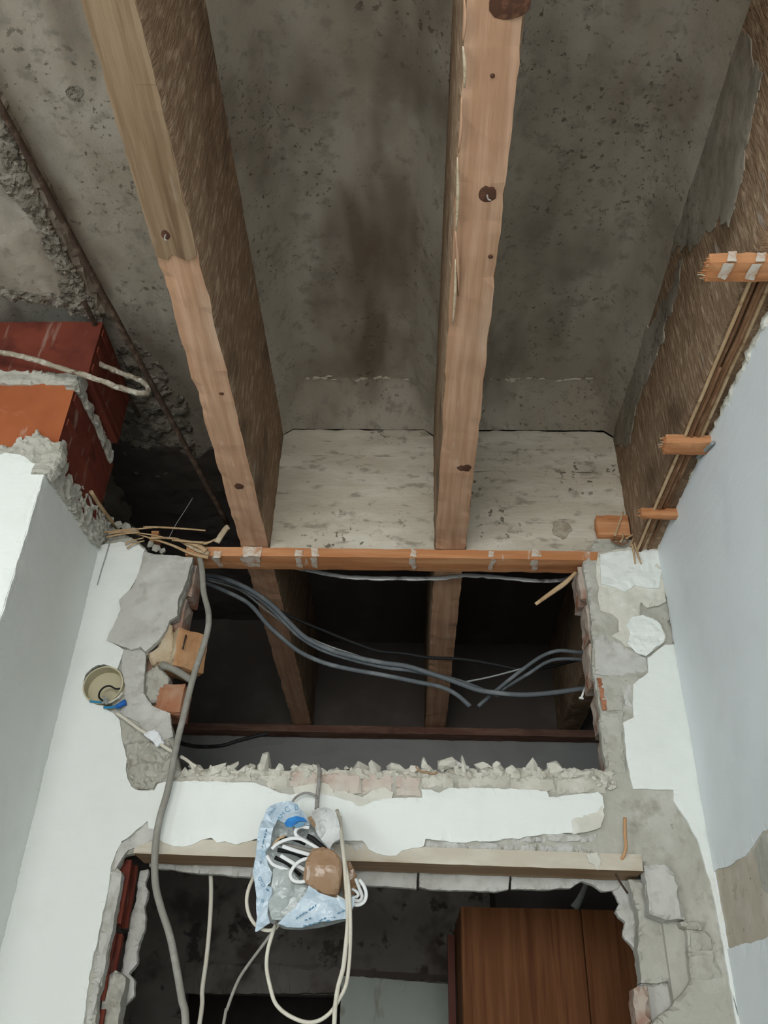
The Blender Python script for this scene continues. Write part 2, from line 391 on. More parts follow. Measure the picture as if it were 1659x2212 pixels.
m_wardd = mk('dark_red_board', (0.115, 0.035, 0.025), [((0.15, 0.05, 0.035), 4, .48, .66, (8, 8, .7))], rough=.5, bump=.1)
m_knot = mk('dark_wood_knot', (0.085, 0.04, 0.025), [((0.16, 0.075, 0.045), 60, .5, .65)], rough=.7, bump=.3)
m_film = mk('grey_clear_strip', (0.30, 0.30, 0.29), [((0.6, 0.6, 0.58), 22, .60, .68, (1, 1, 1), .9), ((0.10, 0.095, 0.09), 12, .5, .6)], rough=.15, bump=.3, spec=.6)

# ------------------------------------------------------------------ main measures (metres; camera at 1.5 m)
DW = 2.200          # painted face of the door wall
DB = 2.210          # cement render under the paint
DK = 2.335          # rear face of the door wall
XL, XR = -0.924, 0.726
YP = 1.757          # front of the pier on the left
ZJ = 2.868          # underside of the joists
ZC = 3.42           # concrete between the joists
FAR = 3.75
YR = -2.4
V2 = lambda a, b: (a, b)
def WY(x, z, y=DB): return Vector((x, y, z))

# ================================================================== SETTING
# ---- floor
fl = rbox('floor', (-2.5, YR, -0.06), (1.6, 5.2, 0.0), m_floor, cell=1.0)
tag(fl, 'dusty grey floor below the frame', 'floor', kind='structure')

# ---- wall on the right
wr = empty('wall_right', (XR, 0, 0)); tag(wr, 'bluish white painted wall along the right edge', 'wall', kind='structure')
top = [at(u, v, 'x', XR) for u, v in [(1418, 1188), (1432, 1140), (1446, 1110), (1470, 1066), (1492, 1020), (1516, 976), (1540, 930), (1566, 880), (1590, 824), (1612, 776), (1636, 728), (1659, 690)]]
patch = [(1530, 1890), (1553, 1876), (1576, 1869), (1600, 1852), (1625, 1832), (1634, 1812), (1648, 1794), (1670, 1785), (1790, 1770), (1800, 1980), (1700, 2010), (1659, 2022), (1613, 2038), (1585, 2046), (1567, 2050), (1552, 1990)]
outer = [(2.2, 0.0), (2.2, 2.85)] + [to2(p, 'x') for p in top] + [(1.0, 2.86), (0.5, 2.85), (0.0, 2.86), (0.0, 0.0)]
hole = [to2(at(u, v, 'x', XR), 'x') for u, v in patch]
slab('paint_coat', [outer, hole], 'x', XR, -1, 0.008, m_blue, wr, spacing=0.03, seg=0.012, rag=0.004, relief=0.002, rscale=3, seed=2)
o2 = [(2.21, 0.0), (2.21, 2.88)] + [(to2(p, 'x')[0], to2(p, 'x')[1] + 0.020 + 0.016 * n1(i * 1.7, 3)) for i, p in enumerate(top)] + [(1.0, 2.88), (0.5, 2.87), (0.0, 2.88), (0.0, 0.0)]
slab('render_coat', [o2], 'x', XR + 0.006, -1, 0.02, m_lime, wr, spacing=0.03, seg=0.01, rag=0.008, relief=0.002, seed=5)
m_bare = mk('bare_sandy_plaster', (0.50, 0.45, 0.365), [((0.57, 0.53, 0.45), 8, .45, .65), ((0.40, 0.34, 0.25), 14, .56, .72), ((0.22, 0.17, 0.11), 50, .66, .70)], bump=.6, bscale=70)
pslab('bare_plaster', [(1522, 1880), (1560, 1860), (1620, 1820), (1650, 1780), (1800, 1760), (1810, 1995), (1700, 2024), (1600, 2052), (1556, 2062), (1540, 1990)], 'x', XR + .0035, -1, .004, m_bare, wr, spacing=.015, rag=.002, relief=.0015, seed=8)
_E = [(1418, 1188), (1432, 1140), (1446, 1110), (1470, 1066), (1492, 1020), (1516, 976), (1540, 930), (1566, 880), (1590, 824), (1612, 776), (1636, 728), (1659, 690), (1700, 610), (1750, 520)]
pslab('plaster_rim', [(u + 3, v + 4) for u, v in _E] + [(u - 15 - 7 * n1(u, 5, 0, .03), v - 7) for u, v in reversed(_E)], 'x', XR - .001, -1, .014, m_cream, wr, spacing=.008, seg=.006, rag=.006, relief=.005, rscale=40, seed=10, rfreq=40, edge=.6)
# older filler layer inside the broken patch
pslab('filler_layer', [(1628, 1838), (1636, 1870), (1640, 1900), (1650, 1925), (1690, 1940), (1690, 1790), (1650, 1800)], 'x', XR + 0.001, -1, 0.006, m_cement, wr, rag=0.003, seed=9)
rbox('wall_core', (XR + 0.02, YR, 0), (XR + 0.14, 2.34, 2.86), m_lime, wr, cell=1.0)
slab('paint_coat', [[(0.0, 0), (0.0, 2.85), (YR, 2.85), (YR, 0)]], 'x', XR, -1, 0.02, m_blue, wr, spacing=0.4, seg=0.5, rag=0, relief=0)

# ---- pier and wall on the left
wl = empty('wall_left', (XL, YP, 0)); tag(wl, 'white pier on the left with broken top showing red bricks', 'wall', kind='structure')
# painted side of the pier (faces right)
e1 = [at(u, v, 'x', XL) for u, v in [(100, 1022), (112, 1040), (128, 1062), (142, 1078), (156, 1100), (168, 1120), (182, 1142), (196, 1166), (214, 1182)]]
slab('paint_coat', [[(YP, 0), (YP, e1[0].z)] + [to2(p, 'x') for p in e1] + [(2.205, e1[-1].z), (2.205, 0)]], 'x', XL, 1, 0.01, m_white, wl, spacing=0.03, seg=0.012, rag=0.003, relief=0.0015, rscale=4, seed=12)
# mortar behind it, standing up higher with a crumbled edge
e2 = [at(u, v, 'x', XL - 0.006) for u, v in [(128, 972), (148, 1000), (152, 1026), (170, 1040), (186, 1060), (200, 1084), (222, 1096), (236, 1122), (262, 1142), (270, 1158)]]
slab('mortar_bed', [[(YP + .012, 2.5), (YP + .012, 2.80), (YP + .012, e2[0].z)] + [to2(p, 'x') for p in e2] + [(2.24, 2.84), (2.24, 2.5)]], 'x', XL - 0.016, 1, 0.05, m_cement, wl, spacing=0.012, seg=0.006, rag=0.010, relief=0.006, rscale=30, seed=15, rfreq=40, fine=.004)
# painted front of the pier
f1 = [at(u, v, 'y', YP) for u, v in [(-30, 972), (0, 975), (24, 978), (48, 982), (70, 996), (86, 1010), (99, 1020)]]
slab('paint_coat', [[(-2.5, 0), (-2.5, f1[0].z)] + [to2(p, 'y') for p in f1] + [(XL, f1[-1].z), (XL, 0)]], 'y', YP, -1, 0.012, m_white, wl, spacing=0.04, seg=0.012, rag=0.003, relief=0.0015, rscale=4, seed=18)
f2 = [at(u, v, 'y', YP + .008) for u, v in [(-40, 958), (0, 956), (24, 962), (40, 944), (62, 938), (78, 928), (96, 944), (112, 952), (132, 948)]]
slab('mortar_bed', [[(-1.6, 2.5), (-1.6, f2[0].z)] + [to2(p, 'y') for p in f2] + [(XL - .014, 2.86), (XL - .014, 2.5)]], 'y', YP + .017, -1, 0.05, m_cement, wl, spacing=0.014, seg=0.006, rag=0.009, relief=0.006, rscale=30, seed=21, rfreq=40, fine=.004)
rbox('wall_core', (-2.5, YP + .06, 0), (XL - .05, 2.2, 2.74), m_cement, wl, cell=1.0)
# hollow clay bricks above
YB = YP + 0.012
zt = at(220, 694, 'y', YB).z; zm1 = at(165, 806, 'y', YB).z; zm2 = at(150, 826, 'y', YB).z
xb1 = at(222, 700, 'y', YB).x; xb2 = at(165, 826, 'y', YB).x
def hollow_brick(lo, hi, mat, parent, name='brick', holes=3, seed=0):
    b = rbox(name, lo, hi, mat, parent, cell=0.06, amp=0.002, scale=15, bevel=0.004, seed=seed, select=lambda n, c: 0 if n == '-y' else len(mat) - 1)
    # raised scored ribs on the long side
    for k in range(holes):
        z = lo[2] + (hi[2] - lo[2]) * (k + .5) / holes
        rbox('rib', (hi[0] - .001, lo[1] + .012, z - .012), (hi[0] + .003, hi[1] - .012, z + .012), mat[-1], b, cell=.1)
    return b
hollow_brick((xb1 - 0.40, YB, zm1), (xb1, 2.08, zt), [m_brickd], wl, seed=1)
hollow_brick((xb1 - 0.82, YB, zm1), (xb1 - 0.415, 2.08, zt), [m_brickd], wl, seed=2)
hollow_brick((xb2 - 0.36, YB + .002, 2.86), (xb2, 2.14, zm2), [m_brick, m_brickd], wl, seed=3)
hollow_brick((xb2 - 0.78, YB + .002, 2.86), (xb2 - 0.372, 2.14, zm2), [m_brick, m_brickd], wl, seed=4)
slab('mortar_joint', [[(xb2 - .8, zm2 - .004), (xb2 - .8, zm1 + .004), (xb2 - .3, zm1 + .012), (xb2 - .1, zm1 + .008), (xb2 + .012, zm1 + .002), (xb2 + .008, zm2 - .006), (xb2 - .2, zm2 - .01), (xb2 - .5, zm2 - .004)]], 'y', YB - .004, -1, 0.05, m_cement, wl, spacing=.01, seg=.006, rag=.006, relief=.006, rscale=30, seed=24)
sd = [at(u, v, 'x', xb2 + .004) for u, v in [(166, 812), (186, 846), (206, 890), (226, 930), (246, 976), (240, 1000), (224, 960), (200, 906), (180, 868), (160, 832)]]
slab('mortar_joint', [[to2(p, 'x') for p in sd]], 'x', xb2 + .006, 1, 0.03, m_cement, wl, spacing=.01, seg=.006, rag=.007, relief=.006, rscale=30, seed=25)

# crumbled mortar collar where the paint stops under the bricks
pslab('mortar_collar', [(-60, 990), (-60, 958), (0, 955), (24, 962), (40, 942), (62, 940), (80, 926), (98, 944), (116, 952), (134, 946), (138, 980), (122, 1010), (104, 1030), (84, 1012), (66, 998), (46, 986), (0, 980)], 'y', YP + .001, -1, .03, m_cement, wl, spacing=.007, seg=.005, rag=.008, relief=.008, rscale=40, seed=26, rfreq=45, fine=.003, edge=.6)
xc_ = max(XL, xb2) + .002
pslab('mortar_collar', [(100, 1022), (116, 990), (134, 952), (148, 996), (156, 1030), (176, 1046), (190, 1066), (204, 1090), (226, 1104), (240, 1128), (262, 1144), (268, 1160), (216, 1184), (196, 1166), (180, 1142), (154, 1100), (126, 1062)], 'x', xc_, 1, .04, m_cement, wl, spacing=.007, seg=.005, rag=.008, relief=.008, rscale=40, seed=27, rfreq=45, fine=.003, edge=.6)

# ---- ceiling : cast concrete between the joists, heightfield with chamfers and an end haunch
JX = [(-0.506, -0.418), (0.074, 0.168), (0.658, 0.752)]
ce = empty('ceiling', (0, 0, ZC)); tag(ce, 'grey cast concrete ceiling in troughs between wooden joists', 'ceiling', kind='structure')
def trough(name, x0, x1, y0, y1, cl, cr, haunch, mat, zc=ZC, dx=0.03, dy=0.03):
    xs = sorted(set([round(x0 + i * (x1 - x0) / max(2, int((x1 - x0) / dx)), 4) for i in range(max(2, int((x1 - x0) / dx)) + 1)] + ([x0 + .085] if cl else []) + ([x1 - .085] if cr else [])))
    ys = [y0 + i * (y1 - y0) / max(2, int((y1 - y0) / dy)) for i in range(max(2, int((y1 - y0) / dy)) + 1)]
    if haunch: ys = sorted(ys + [y1 - .15])
    V, F = [], []
    for y in ys:
        for x in xs:
            z = zc
            if cl: z = min(z, zc - .11 + (x - x0) / .085 * .11)
            if cr: z = min(z, zc - .11 + (x1 - x) / .085 * .11)
            if haunch: z = min(z, zc - .085 + (y1 - y) / .15 * .085)
            z += .003 * fbm(x, y, 0, 6)
            V.append(Vector((x, y, z)))
    n = len(xs)
    for j in range(len(ys) - 1):
        for i in range(n - 1):
            F.append((j * n + i, (j + 1) * n + i, (j + 1) * n + i + 1, j * n + i + 1))
    m = len(V)
    V += [Vector((v.x, v.y, zc + .10)) for v in V]
    F += [tuple(i + m for i in reversed(f)) for f in F]
    return build(name, V, F, mat, ce, smooth=True)
YE = 2.222
trough('trough_slab', JX[0][1], JX[1][0], 0.4, YE, True, True, True, m_conc)
trough('trough_slab', JX[1][1], JX[2][0], 0.4, YE, True, True, True, m_conc)
trough('trough_slab', -1.12, JX[0][0], 0.4, FAR, False, True, False, m_conc)
slab('shade_layer', [[(-1.1, 2.36), (-.95, 2.40), (-.80, 2.46), (-.70, 2.44), (-.62, 2.48), (JX[0][0] - .002, 2.44), (JX[0][0] - .002, FAR - .01), (-1.1, FAR - .01)]], 'z', ZC - .012, -1, .006, m_dark, ce, spacing=.03, seg=.012, rag=.06, relief=.003, seed=41, rfreq=9, bulge=lambda a, b: max(0, .11 - (JX[0][0] - a) / .085 * .11))  # ragged dark sheet: the bay's fade into shade laid on as colour
for x0, x1 in ((JX[0][1], JX[1][0]), (JX[1][1], JX[2][0]), (-1.12, JX[0][0])):
    trough('trough_slab', x0, x1, YR, 0.4, False, False, False, m_conc, dx=.2, dy=.4)
    if x0 > -1: trough('trough_slab', x0, x1, 2.36, FAR, False, False, False, m_dark, zc=ZC - .12, dx=.1, dy=.1)  # rear bays in a darker concrete, the room's shade painted in
rbox('slab_margin', (-2.5, YR, ZC), (-1.12, FAR, ZC + .1), m_conc, ce, cell=.5)
rbox('slab_margin', (JX[2][1], YR, ZC - .1), (1.6, FAR, ZC + .1), m_conc, ce, cell=.5)
rbox('slab_cap', (-2.5, YR, ZC + .1), (1.6, 5.2, ZC + .14), m_conc, ce, cell=1)
# upright end faces over the door wall
def endface(x0, x1, zcut, seed):
    a = slab('end_face', [[(x0, ZJ), (x0, zcut), (x1, zcut), (x1, ZJ)]], 'y', YE, -1, .06, m_concf, ce, spacing=.02, seg=.01, rag=.003, relief=.003, rscale=12, seed=seed, edge=.02)
    b = slab('end_face', [[(x0, zcut + .003), (x0, 3.31), (x0 + .03, 3.335), (x1 - .03, 3.335), (x1, 3.31), (x1, zcut + .003)]], 'y', YE + .003, -1, .12, m_concf, ce, spacing=.02, seg=.01, rag=.003, relief=.003, rscale=12, seed=seed + 1, edge=.02)
    return a
endface(JX[0][1], JX[1][0], at(770, 985, 'y', YE).z, 30)
endface(JX[1][1], JX[2][0], at(1180, 1020, 'y', YE).z, 33)
# mortar lip where haunch and slab meet (broken pale ridge)
for (x0, x1, sdv) in ((JX[0][1], JX[1][0], 1), (JX[1][1], JX[2][0], 2)):
    P = [Vector((x0 + .02 + (x1 - x0 - .04) * i / 24, YE - .148 + .012 * n1(i, sdv, 0, .6), ZC + .001 - .02 * (1 if i in (0, 24) else 0))) for i in range(25)]
    for q_ in range(20):
        c_ = P[min(24, int(q_ * 1.25))] + Vector((.008 * n1(q_, sdv, 5, .9), .012 * n1(q_, sdv, 0, .7), -.002))
        stone('mortar_ridge', c_, .008 + .005 * abs(n1(q_, 3, sdv, .8)), m_concf, ce, seed=500 + q_ + 40 * sdv, stretch=(1.9, 1, .55), rot=False)
m_stain = mk('brown_damp_stain', (0.30, 0.25, 0.18), [((0.40, 0.355, 0.28), 40, .45, .6)], bump=.3)
pslab('stain', [(1192, 1140), (1200, 1126), (1214, 1122), (1230, 1130), (1236, 1146), (1228, 1160), (1212, 1166), (1198, 1158)], 'y', YE - .004, -1, .002, m_stain, ce, spacing=.01, seg=.006, rag=.010, relief=0, seed=47, rfreq=30, edge=0)
pslab('stain', [(142, 196), (150, 186), (164, 184), (176, 192), (178, 206), (168, 216), (154, 216), (144, 208)], 'z', ZC - .004, -1, .003, m_concr, ce, spacing=.01, seg=.006, rag=.003, relief=0, seed=48, edge=0)
# rough broken concrete above the left bay's far end
pslab('broken_surface', [(262, 738), (300, 742), (322, 770), (350, 790), (385, 820), (412, 880), (420, 950), (408, 1010), (380, 1044), (340, 1048), (300, 1030), (270, 1010), (262, 950), (250, 860)], 'z', ZC - .004, -1, .02, m_concr, ce, spacing=.012, seg=.010, rag=.02, relief=.012, rscale=20, seed=40, rfreq=18, fine=.006, edge=.9)
# lower broken ledge over the brick pier, aggregate showing along its edge
_A, _B = at(232, 690, 'z', ZC - .045), at(-60, 130, 'z', ZC - .045); _k = (-2.4 - _A.x) / (_B.x - _A.x)
ledge = [Vector((-2.4, max(-2.0, (_A + (_B - _A) * _k).y), ZC)), (-60, 130), (0, 240), (60, 350), (120, 462), (180, 580), (232, 690), (205, 672), (160, 660), (110, 655), (60, 640), (0, 632), Vector((-2.4, at(0, 632, 'z', ZC - .045).y, ZC))]
pslab('broken_ledge', ledge, 'z', ZC - .045, -1, .06, m_conc, ce, spacing=.02, seg=.01, rag=.008, relief=.003, seed=44)
agg = [(0, 250), (34, 320), (70, 400), (104, 470), (140, 540), (176, 610), (222, 700), (190, 690), (120, 664), (60, 655), (0, 645), (0, 628), (70, 636), (130, 640), (130, 600), (96, 540), (70, 480), (20, 430), (0, 400)]
pslab('exposed_aggregate', agg, 'z', ZC - .052, -1, .03, m_concr, ce, spacing=.008, seg=.006, rag=.012, relief=.006, rscale=40, seed=45, fine=.004, rfreq=35)
rnd = random.Random(3)
for i in range(26):
    t = rnd.random(); u = 6 + t * 170 + rnd.uniform(-30, 4); v = 262 + t * 350 + rnd.uniform(-10, 40)
    stone('aggregate_pebble', at(max(u, -5), v, 'z', ZC - .056), rnd.uniform(.004, .009), m_concr if i % 4 else m_conc, ce, seed=100 + i)

# ---- the door wall
wb = empty('wall_back', (0, DW, 0)); tag(wb, 'door wall with broken transom opening and peeled white plaster', 'wall', kind='structure')
base = [WY(-0.94, 0), WY(-0.94, 2.85)]
base += [(236, 1160), (268, 1152), (300, 1168), (325, 1196), (372, 1203), (418, 1203), (412, 1240), (404, 1265), (392, 1300), (384, 1330), (366, 1340), (352, 1365), (325, 1400), (313, 1420), (312, 1470), (316, 1520), (345, 1530), (365, 1540), (372, 1580), (378, 1620), (384, 1645), (390, 1668),
         (440, 1668), (560, 1670), (700, 1667), (850, 1664), (1000, 1668), (1150, 1672), (1250, 1676), (1300, 1680),
         (1310, 1656), (1294, 1557), (1299, 1535), (1283, 1449), (1277, 1337), (1267, 1264), (1258, 1212), (1275, 1190), (1289, 1156), (1305, 1150), (1330, 1166), (1380, 1158), (1410, 1163)]
base += [WY(0.74, 2.89), WY(0.74, 0), WY(0.56, 0), (1411, 2212), (1428, 2190), (1452, 2175), (1476, 2141), (1494, 2116), (1488, 2060), (1484, 2000), (1478, 1985), (1408, 1972), (1402, 1955), (1396, 1910), (1391, 1866),
         (1275, 1846), (1075, 1840), (912, 1834), (560, 1822), (400, 1822), (318, 1832), (290, 1838), (262, 1850), (252, 1876), (261, 1886), (255, 1933), (230, 2071), (211, 2153), (205, 2212), WY(-0.705, 0)]
bcir = [to2(at(223 + 42 * math.cos(k * math.pi / 14), 1480 + 44 * math.sin(k * math.pi / 14), 'y', DB), 'y') for k in range(28)]
slab('render_coat', [[to2(p if isinstance(p, Vector) else at(p[0], p[1], 'y', DB), 'y') for p in base], bcir], 'y', DB, -1, 0.028, m_cement, wb, spacing=0.013, seg=0.007, rag=0.005, relief=0.004, rscale=14, seed=50, fine=.0015, edge=.5)
# big white coat: left jamb, over the door, down beside the door
coat = [WY(XL - .004, 0), WY(XL - .004, 2.86), (222, 1176), (262, 1170), (300, 1176), (311, 1189), (306, 1218), (300, 1237), (282, 1271), (262, 1292), (261, 1314), (250, 1343), (231, 1381), (266, 1402), (262, 1420), (255, 1439)]
coat += [(222 + 43.5 * math.cos(a), 1480 - 45 * math.sin(a)) for a in [math.radians(d) for d in (48, 66, 85, 105, 125, 150, 175, 200, 225, 250, 275)]]
coat += [(232, 1532), (247, 1541), (258, 1557), (263, 1597), (274, 1637), (271, 1663), (282, 1698), (295, 1707), (333, 1707), (341, 1693), (359, 1687), (375, 1686), (460, 1688), (553, 1690), (580, 1702), (608, 1713), (632, 1716), (660, 1712), (700, 1716), (736, 1724), (783, 1741), (807, 1729), (848, 1724), (911, 1722), (911, 1704), (930, 1706), (949, 1712), (970, 1702), (1059, 1702), (1120, 1704), (1181, 1709), (1187, 1721), (1240, 1716), (1291, 1711), (1303, 1719), (1305, 1742), (1296, 1770), (1286, 1789), (1240, 1799),
         (1185, 1801), (1139, 1806), (1122, 1812), (1090, 1810), (1059, 1818), (1029, 1816), (1000, 1820), (974, 1818), (940, 1814), (919, 1812), (915, 1827), (881, 1835), (868, 1838), (856, 1848), (827, 1848), (797, 1835), (782, 1816), (742, 1816), (700, 1814), (640, 1812), (562, 1811), (525, 1819), (512, 1825), (487, 1817), (468, 1819), (456, 1810), (434, 1813), (412, 1827), (374, 1828), (355, 1821), (337, 1808), (334, 1792), (321, 1789), (318, 1774), (300, 1788), (283, 1802), (262, 1818), (252, 1839), (240, 1866), (233, 1921), (218, 1996), (199, 2075), (186, 2153), (180, 2212), WY(-0.745, 0)]
pslab('white_coat', coat, 'y', DW, -1, 0.0105, m_white, wb, spacing=0.02, seg=0.007, rag=0.0025, relief=0.0012, rscale=6, seed=53, edge=.25, rfreq=45)
# right jamb coats
pslab('white_coat', [(1293, 1192), (1340, 1186), (1404, 1178), WY(0.732, 2.875), (1434, 1240), (1440, 1300), (1424, 1306), (1400, 1312), (1385, 1300), (1381, 1330), (1398, 1330), (1420, 1340), (1430, 1356), (1438, 1372), (1436, 1385), (1418, 1400), (1398, 1416), (1376, 1404), (1353, 1395), (1340, 1384), (1321, 1372), (1337, 1366), (1335, 1340), (1320, 1324), (1296, 1318), (1292, 1273), (1286, 1226)],
      'y', DW + .001, -1, .010, m_cream, wb, spacing=.014, seg=.006, rag=.004, relief=.004, rscale=20, seed=56, fine=.001)
pslab('white_coat', [(1297, 1196), (1340, 1190), (1404, 1182), WY(0.731, 2.872), (1430, 1235), (1424, 1270), (1400, 1272), (1372, 1262), (1350, 1276), (1322, 1268), (1300, 1262), (1298, 1226)],
      'y', DW - .004, -1, .006, m_white, wb, spacing=.012, seg=.006, rag=.004, relief=.004, rscale=24, seed=57)
pslab('white_coat', [(1352, 1350), (1366, 1334), (1386, 1326), (1410, 1334), (1428, 1352), (1437, 1374), (1434, 1386), (1412, 1404), (1396, 1416), (1372, 1404), (1356, 1392), (1362, 1370)],
      'y', DW - .003, -1, .006, m_white, wb, spacing=.01, seg=.005, rag=.005, relief=.004, rscale=40, seed=58)
pslab('white_coat', [(1399, 1420), (1437, 1392), WY(0.732, at(1456, 1392, 'y', DW).z), WY(0.732, at(1506, 1680, 'y', DW).z), WY(0.732, 1.62), (1581, 2141), (1564, 2054), (1544, 1939), (1526, 1875), (1506, 1812), (1483, 1771), (1457, 1731), (1454, 1706), (1417, 1704), (1369, 1704), (1356, 1656), (1347, 1560), (1368, 1548), (1368, 1478), (1401, 1452)],
      'y', DW, -1, .010, m_white, wb, spacing=.018, seg=.007, rag=.003, relief=.0012, seed=60, edge=.25)
pslab('white_coat', [WY(0.732, 1.62), (1581, 2141), WY(0.70, 1.0), WY(0.70, 0), WY(.732, 0)], 'y', DW, -1, .010, m_white, wb, spacing=.03, rag=.002, seed=61)
pslab('cream_filler', [(1236, 1770), (1262, 1760), (1290, 1755), (1300, 1740), (1306, 1760), (1296, 1786), (1270, 1798), (1236, 1801)], 'y', DW - .001, -1, .004, m_cream, wb, spacing=.012, rag=.003, seed=62)
pslab('cream_filler', [(632, 1700), (660, 1695), (700, 1690), (740, 1706), (784, 1722), (806, 1706), (830, 1700), (850, 1712), (846, 1726), (806, 1734), (784, 1746), (736, 1730), (690, 1724), (640, 1718)], 'y', DW + .002, -1, .008, m_cream, wb, spacing=.012, rag=.003, seed=63)
for i, pl in enumerate([[(1284, 1380), (1300, 1372), (1330, 1384), (1360, 1402), (1396, 1420), (1398, 1448), (1376, 1456), (1340, 1460), (1286, 1456)], [(1288, 1463), (1343, 1464), (1346, 1500), (1344, 1532), (1302, 1534), (1294, 1500)], [(1349, 1464), (1366, 1474), (1366, 1528), (1350, 1520)], [(1300, 1542), (1346, 1538), (1346, 1600), (1352, 1668), (1318, 1676), (1312, 1620), (1298, 1566)]]):
    pslab('brick_face', pl, 'y', DB - .004, -1, .02, [m_lime, m_cement, m_lime, m_cement][i], wb, spacing=.012, seg=.006, rag=.003, relief=.003, rscale=20, seed=220 + i)
pslab('brick_face', [(1290, 1464), (1300, 1464), (1308, 1500), (1312, 1532), (1303, 1532), (1296, 1500)], 'y', DB - .008, -1, .02, m_brick2, wb, spacing=.012, seg=.006, rag=.003, relief=.003, rscale=20, seed=226)
# thick smear of grey mortar on the left jamb
pslab('mortar_smear', [(330, 1195), (372, 1200), (415, 1202), (408, 1237), (399, 1263), (386, 1295), (382, 1327), (367, 1337), (357, 1362), (343, 1383), (327, 1397), (314, 1407), (305, 1397), (282, 1404), (245, 1387), (229, 1381), (250, 1343), (261, 1314), (257, 1295), (282, 1271), (300, 1237), (306, 1218), (311, 1192)],
      'y', DW - .006, -1, .016, m_lime, wb, spacing=.012, seg=.006, rag=.003, relief=.005, rscale=12, seed=66, edge=.25)
pslab('mortar_smear', [(266, 1404), (300, 1400), (313, 1410), (312, 1450), (310, 1500), (330, 1525), (366, 1540), (372, 1590), (352, 1600), (320, 1590), (300, 1560), (268, 1548), (262, 1536), (268, 1510), (270, 1478), (262, 1448)],
      'y', DW + .001, -1, .012, m_lime, wb, spacing=.01, seg=.006, rag=.003, relief=.006, rscale=22, seed=68, fine=.001)
pslab('rough_mortar', [(266, 1600), (300, 1570), (330, 1580), (366, 1596), (380, 1640), (392, 1672), (372, 1684), (340, 1690), (330, 1704), (296, 1704), (284, 1690), (274, 1650)],
      'y', DW + .004, -1, .02, m_cement, wb, spacing=.007, seg=.005, rag=.005, relief=.012, rscale=42, seed=70, fine=.004)
# peeled layers at the upper left corner of the door
pslab('mortar_smear', [(318, 1776), (334, 1794), (338, 1812), (300, 1826), (276, 1836), (258, 1862), (246, 1880), (250, 1846), (262, 1822), (290, 1800)], 'y', DW + .003, -1, .012, m_lime, wb, spacing=.01, seg=.005, rag=.002, relief=.003, seed=72)
pslab('plaster_edge', [(236, 1880), (250, 1884), (262, 1888), (252, 1950), (232, 2050), (214, 2130), (196, 2212), WY(-.722, 1.0), WY(-.75, 1.0), (184, 2212), (200, 2100), (222, 1990)], 'y', DW + .005, -1, .03, m_lime, wb, spacing=.012, seg=.006, rag=.003, relief=.004, rscale=30, seed=74)
# broken flat bricks in the course over the door (dark bed joint behind the coat)
fb = [(742, 800, 1820, 1838), (918, 1010, 1816, 1834), (1012, 1084, 1820, 1836), (1086, 1160, 1822, 1838), (1164, 1262, 1822, 1841), (1060, 1180, 1806, 1818), (1184, 1290, 1800, 1818)]
for i, (a, b, c, d) in enumerate(fb):
    pslab('brick_edge', [(a, c), (b, c + 2), (b - 2, d), (a + 2, d - 2)], 'y', DW + .004 + .001 * (i % 3), -1, .03, m_lime, wb, spacing=.012, seg=.006, rag=.003, relief=.003, rscale=30, seed=76 + i)
# pale brick faces bared along the transom sill
sb = [(560, 626, 1672, 1706), (628, 690, 1668, 1700), (694, 780, 1672, 1712), (784, 852, 1668, 1716), (856, 908, 1676, 1720), (912, 980, 1672, 1702), (984, 1100, 1676, 1702), (1104, 1200, 1680, 1710), (1204, 1310, 1682, 1712), (400, 556, 1672, 1688)]
for i, (a, b, c, d) in enumerate(sb):
    pslab('brick_face', [(a, c), ((a + b) / 2, c - 3), (b, c), (b - 1, (c + d) / 2), (b, d), ((a + b) / 2, d - 2 + (i * 7) % 5), (a, d)], 'y', DB - .004 - .001 * (i % 3), -1, .03, m_brickc if i in (1, 2, 3, 4) else m_rubble, wb, spacing=.012, seg=.006, rag=.004, relief=.004, rscale=26, seed=90 + i)
# cut bricks beside the door on the right
pslab('brick_block', [(1393, 1868), (1420, 1864), (1452, 1870), (1462, 1900), (1470, 1940), (1480, 1966), (1482, 1984), (1440, 1986), (1404, 1972), (1402, 1930)], 'y', DW - .006, -1, .05, m_lime, wb, spacing=.012, seg=.006, rag=.003, relief=.004, rscale=22, seed=102)
pslab('brick_block', [(1493, 2010), (1536, 2012), (1540, 2050), (1494, 2053)], 'y', DB - .006, -1, .04, m_cement, wb, spacing=.012, rag=.003, relief=.003, seed=103)
pslab('brick_block', [(1494, 2057), (1540, 2054), (1556, 2090), (1562, 2112), (1500, 2116)], 'y', DB - .005, -1, .04, m_cement, wb, spacing=.012, rag=.003, relief=.003, seed=104)
pslab('brick_block', [(1470, 1990), (1502, 1990), (1520, 2000), (1518, 2010), (1490, 2008), (1474, 2000)], 'y', DB - .010, -1, .04, m_cement, wb, spacing=.008, rag=.003, relief=.006, seed=105)
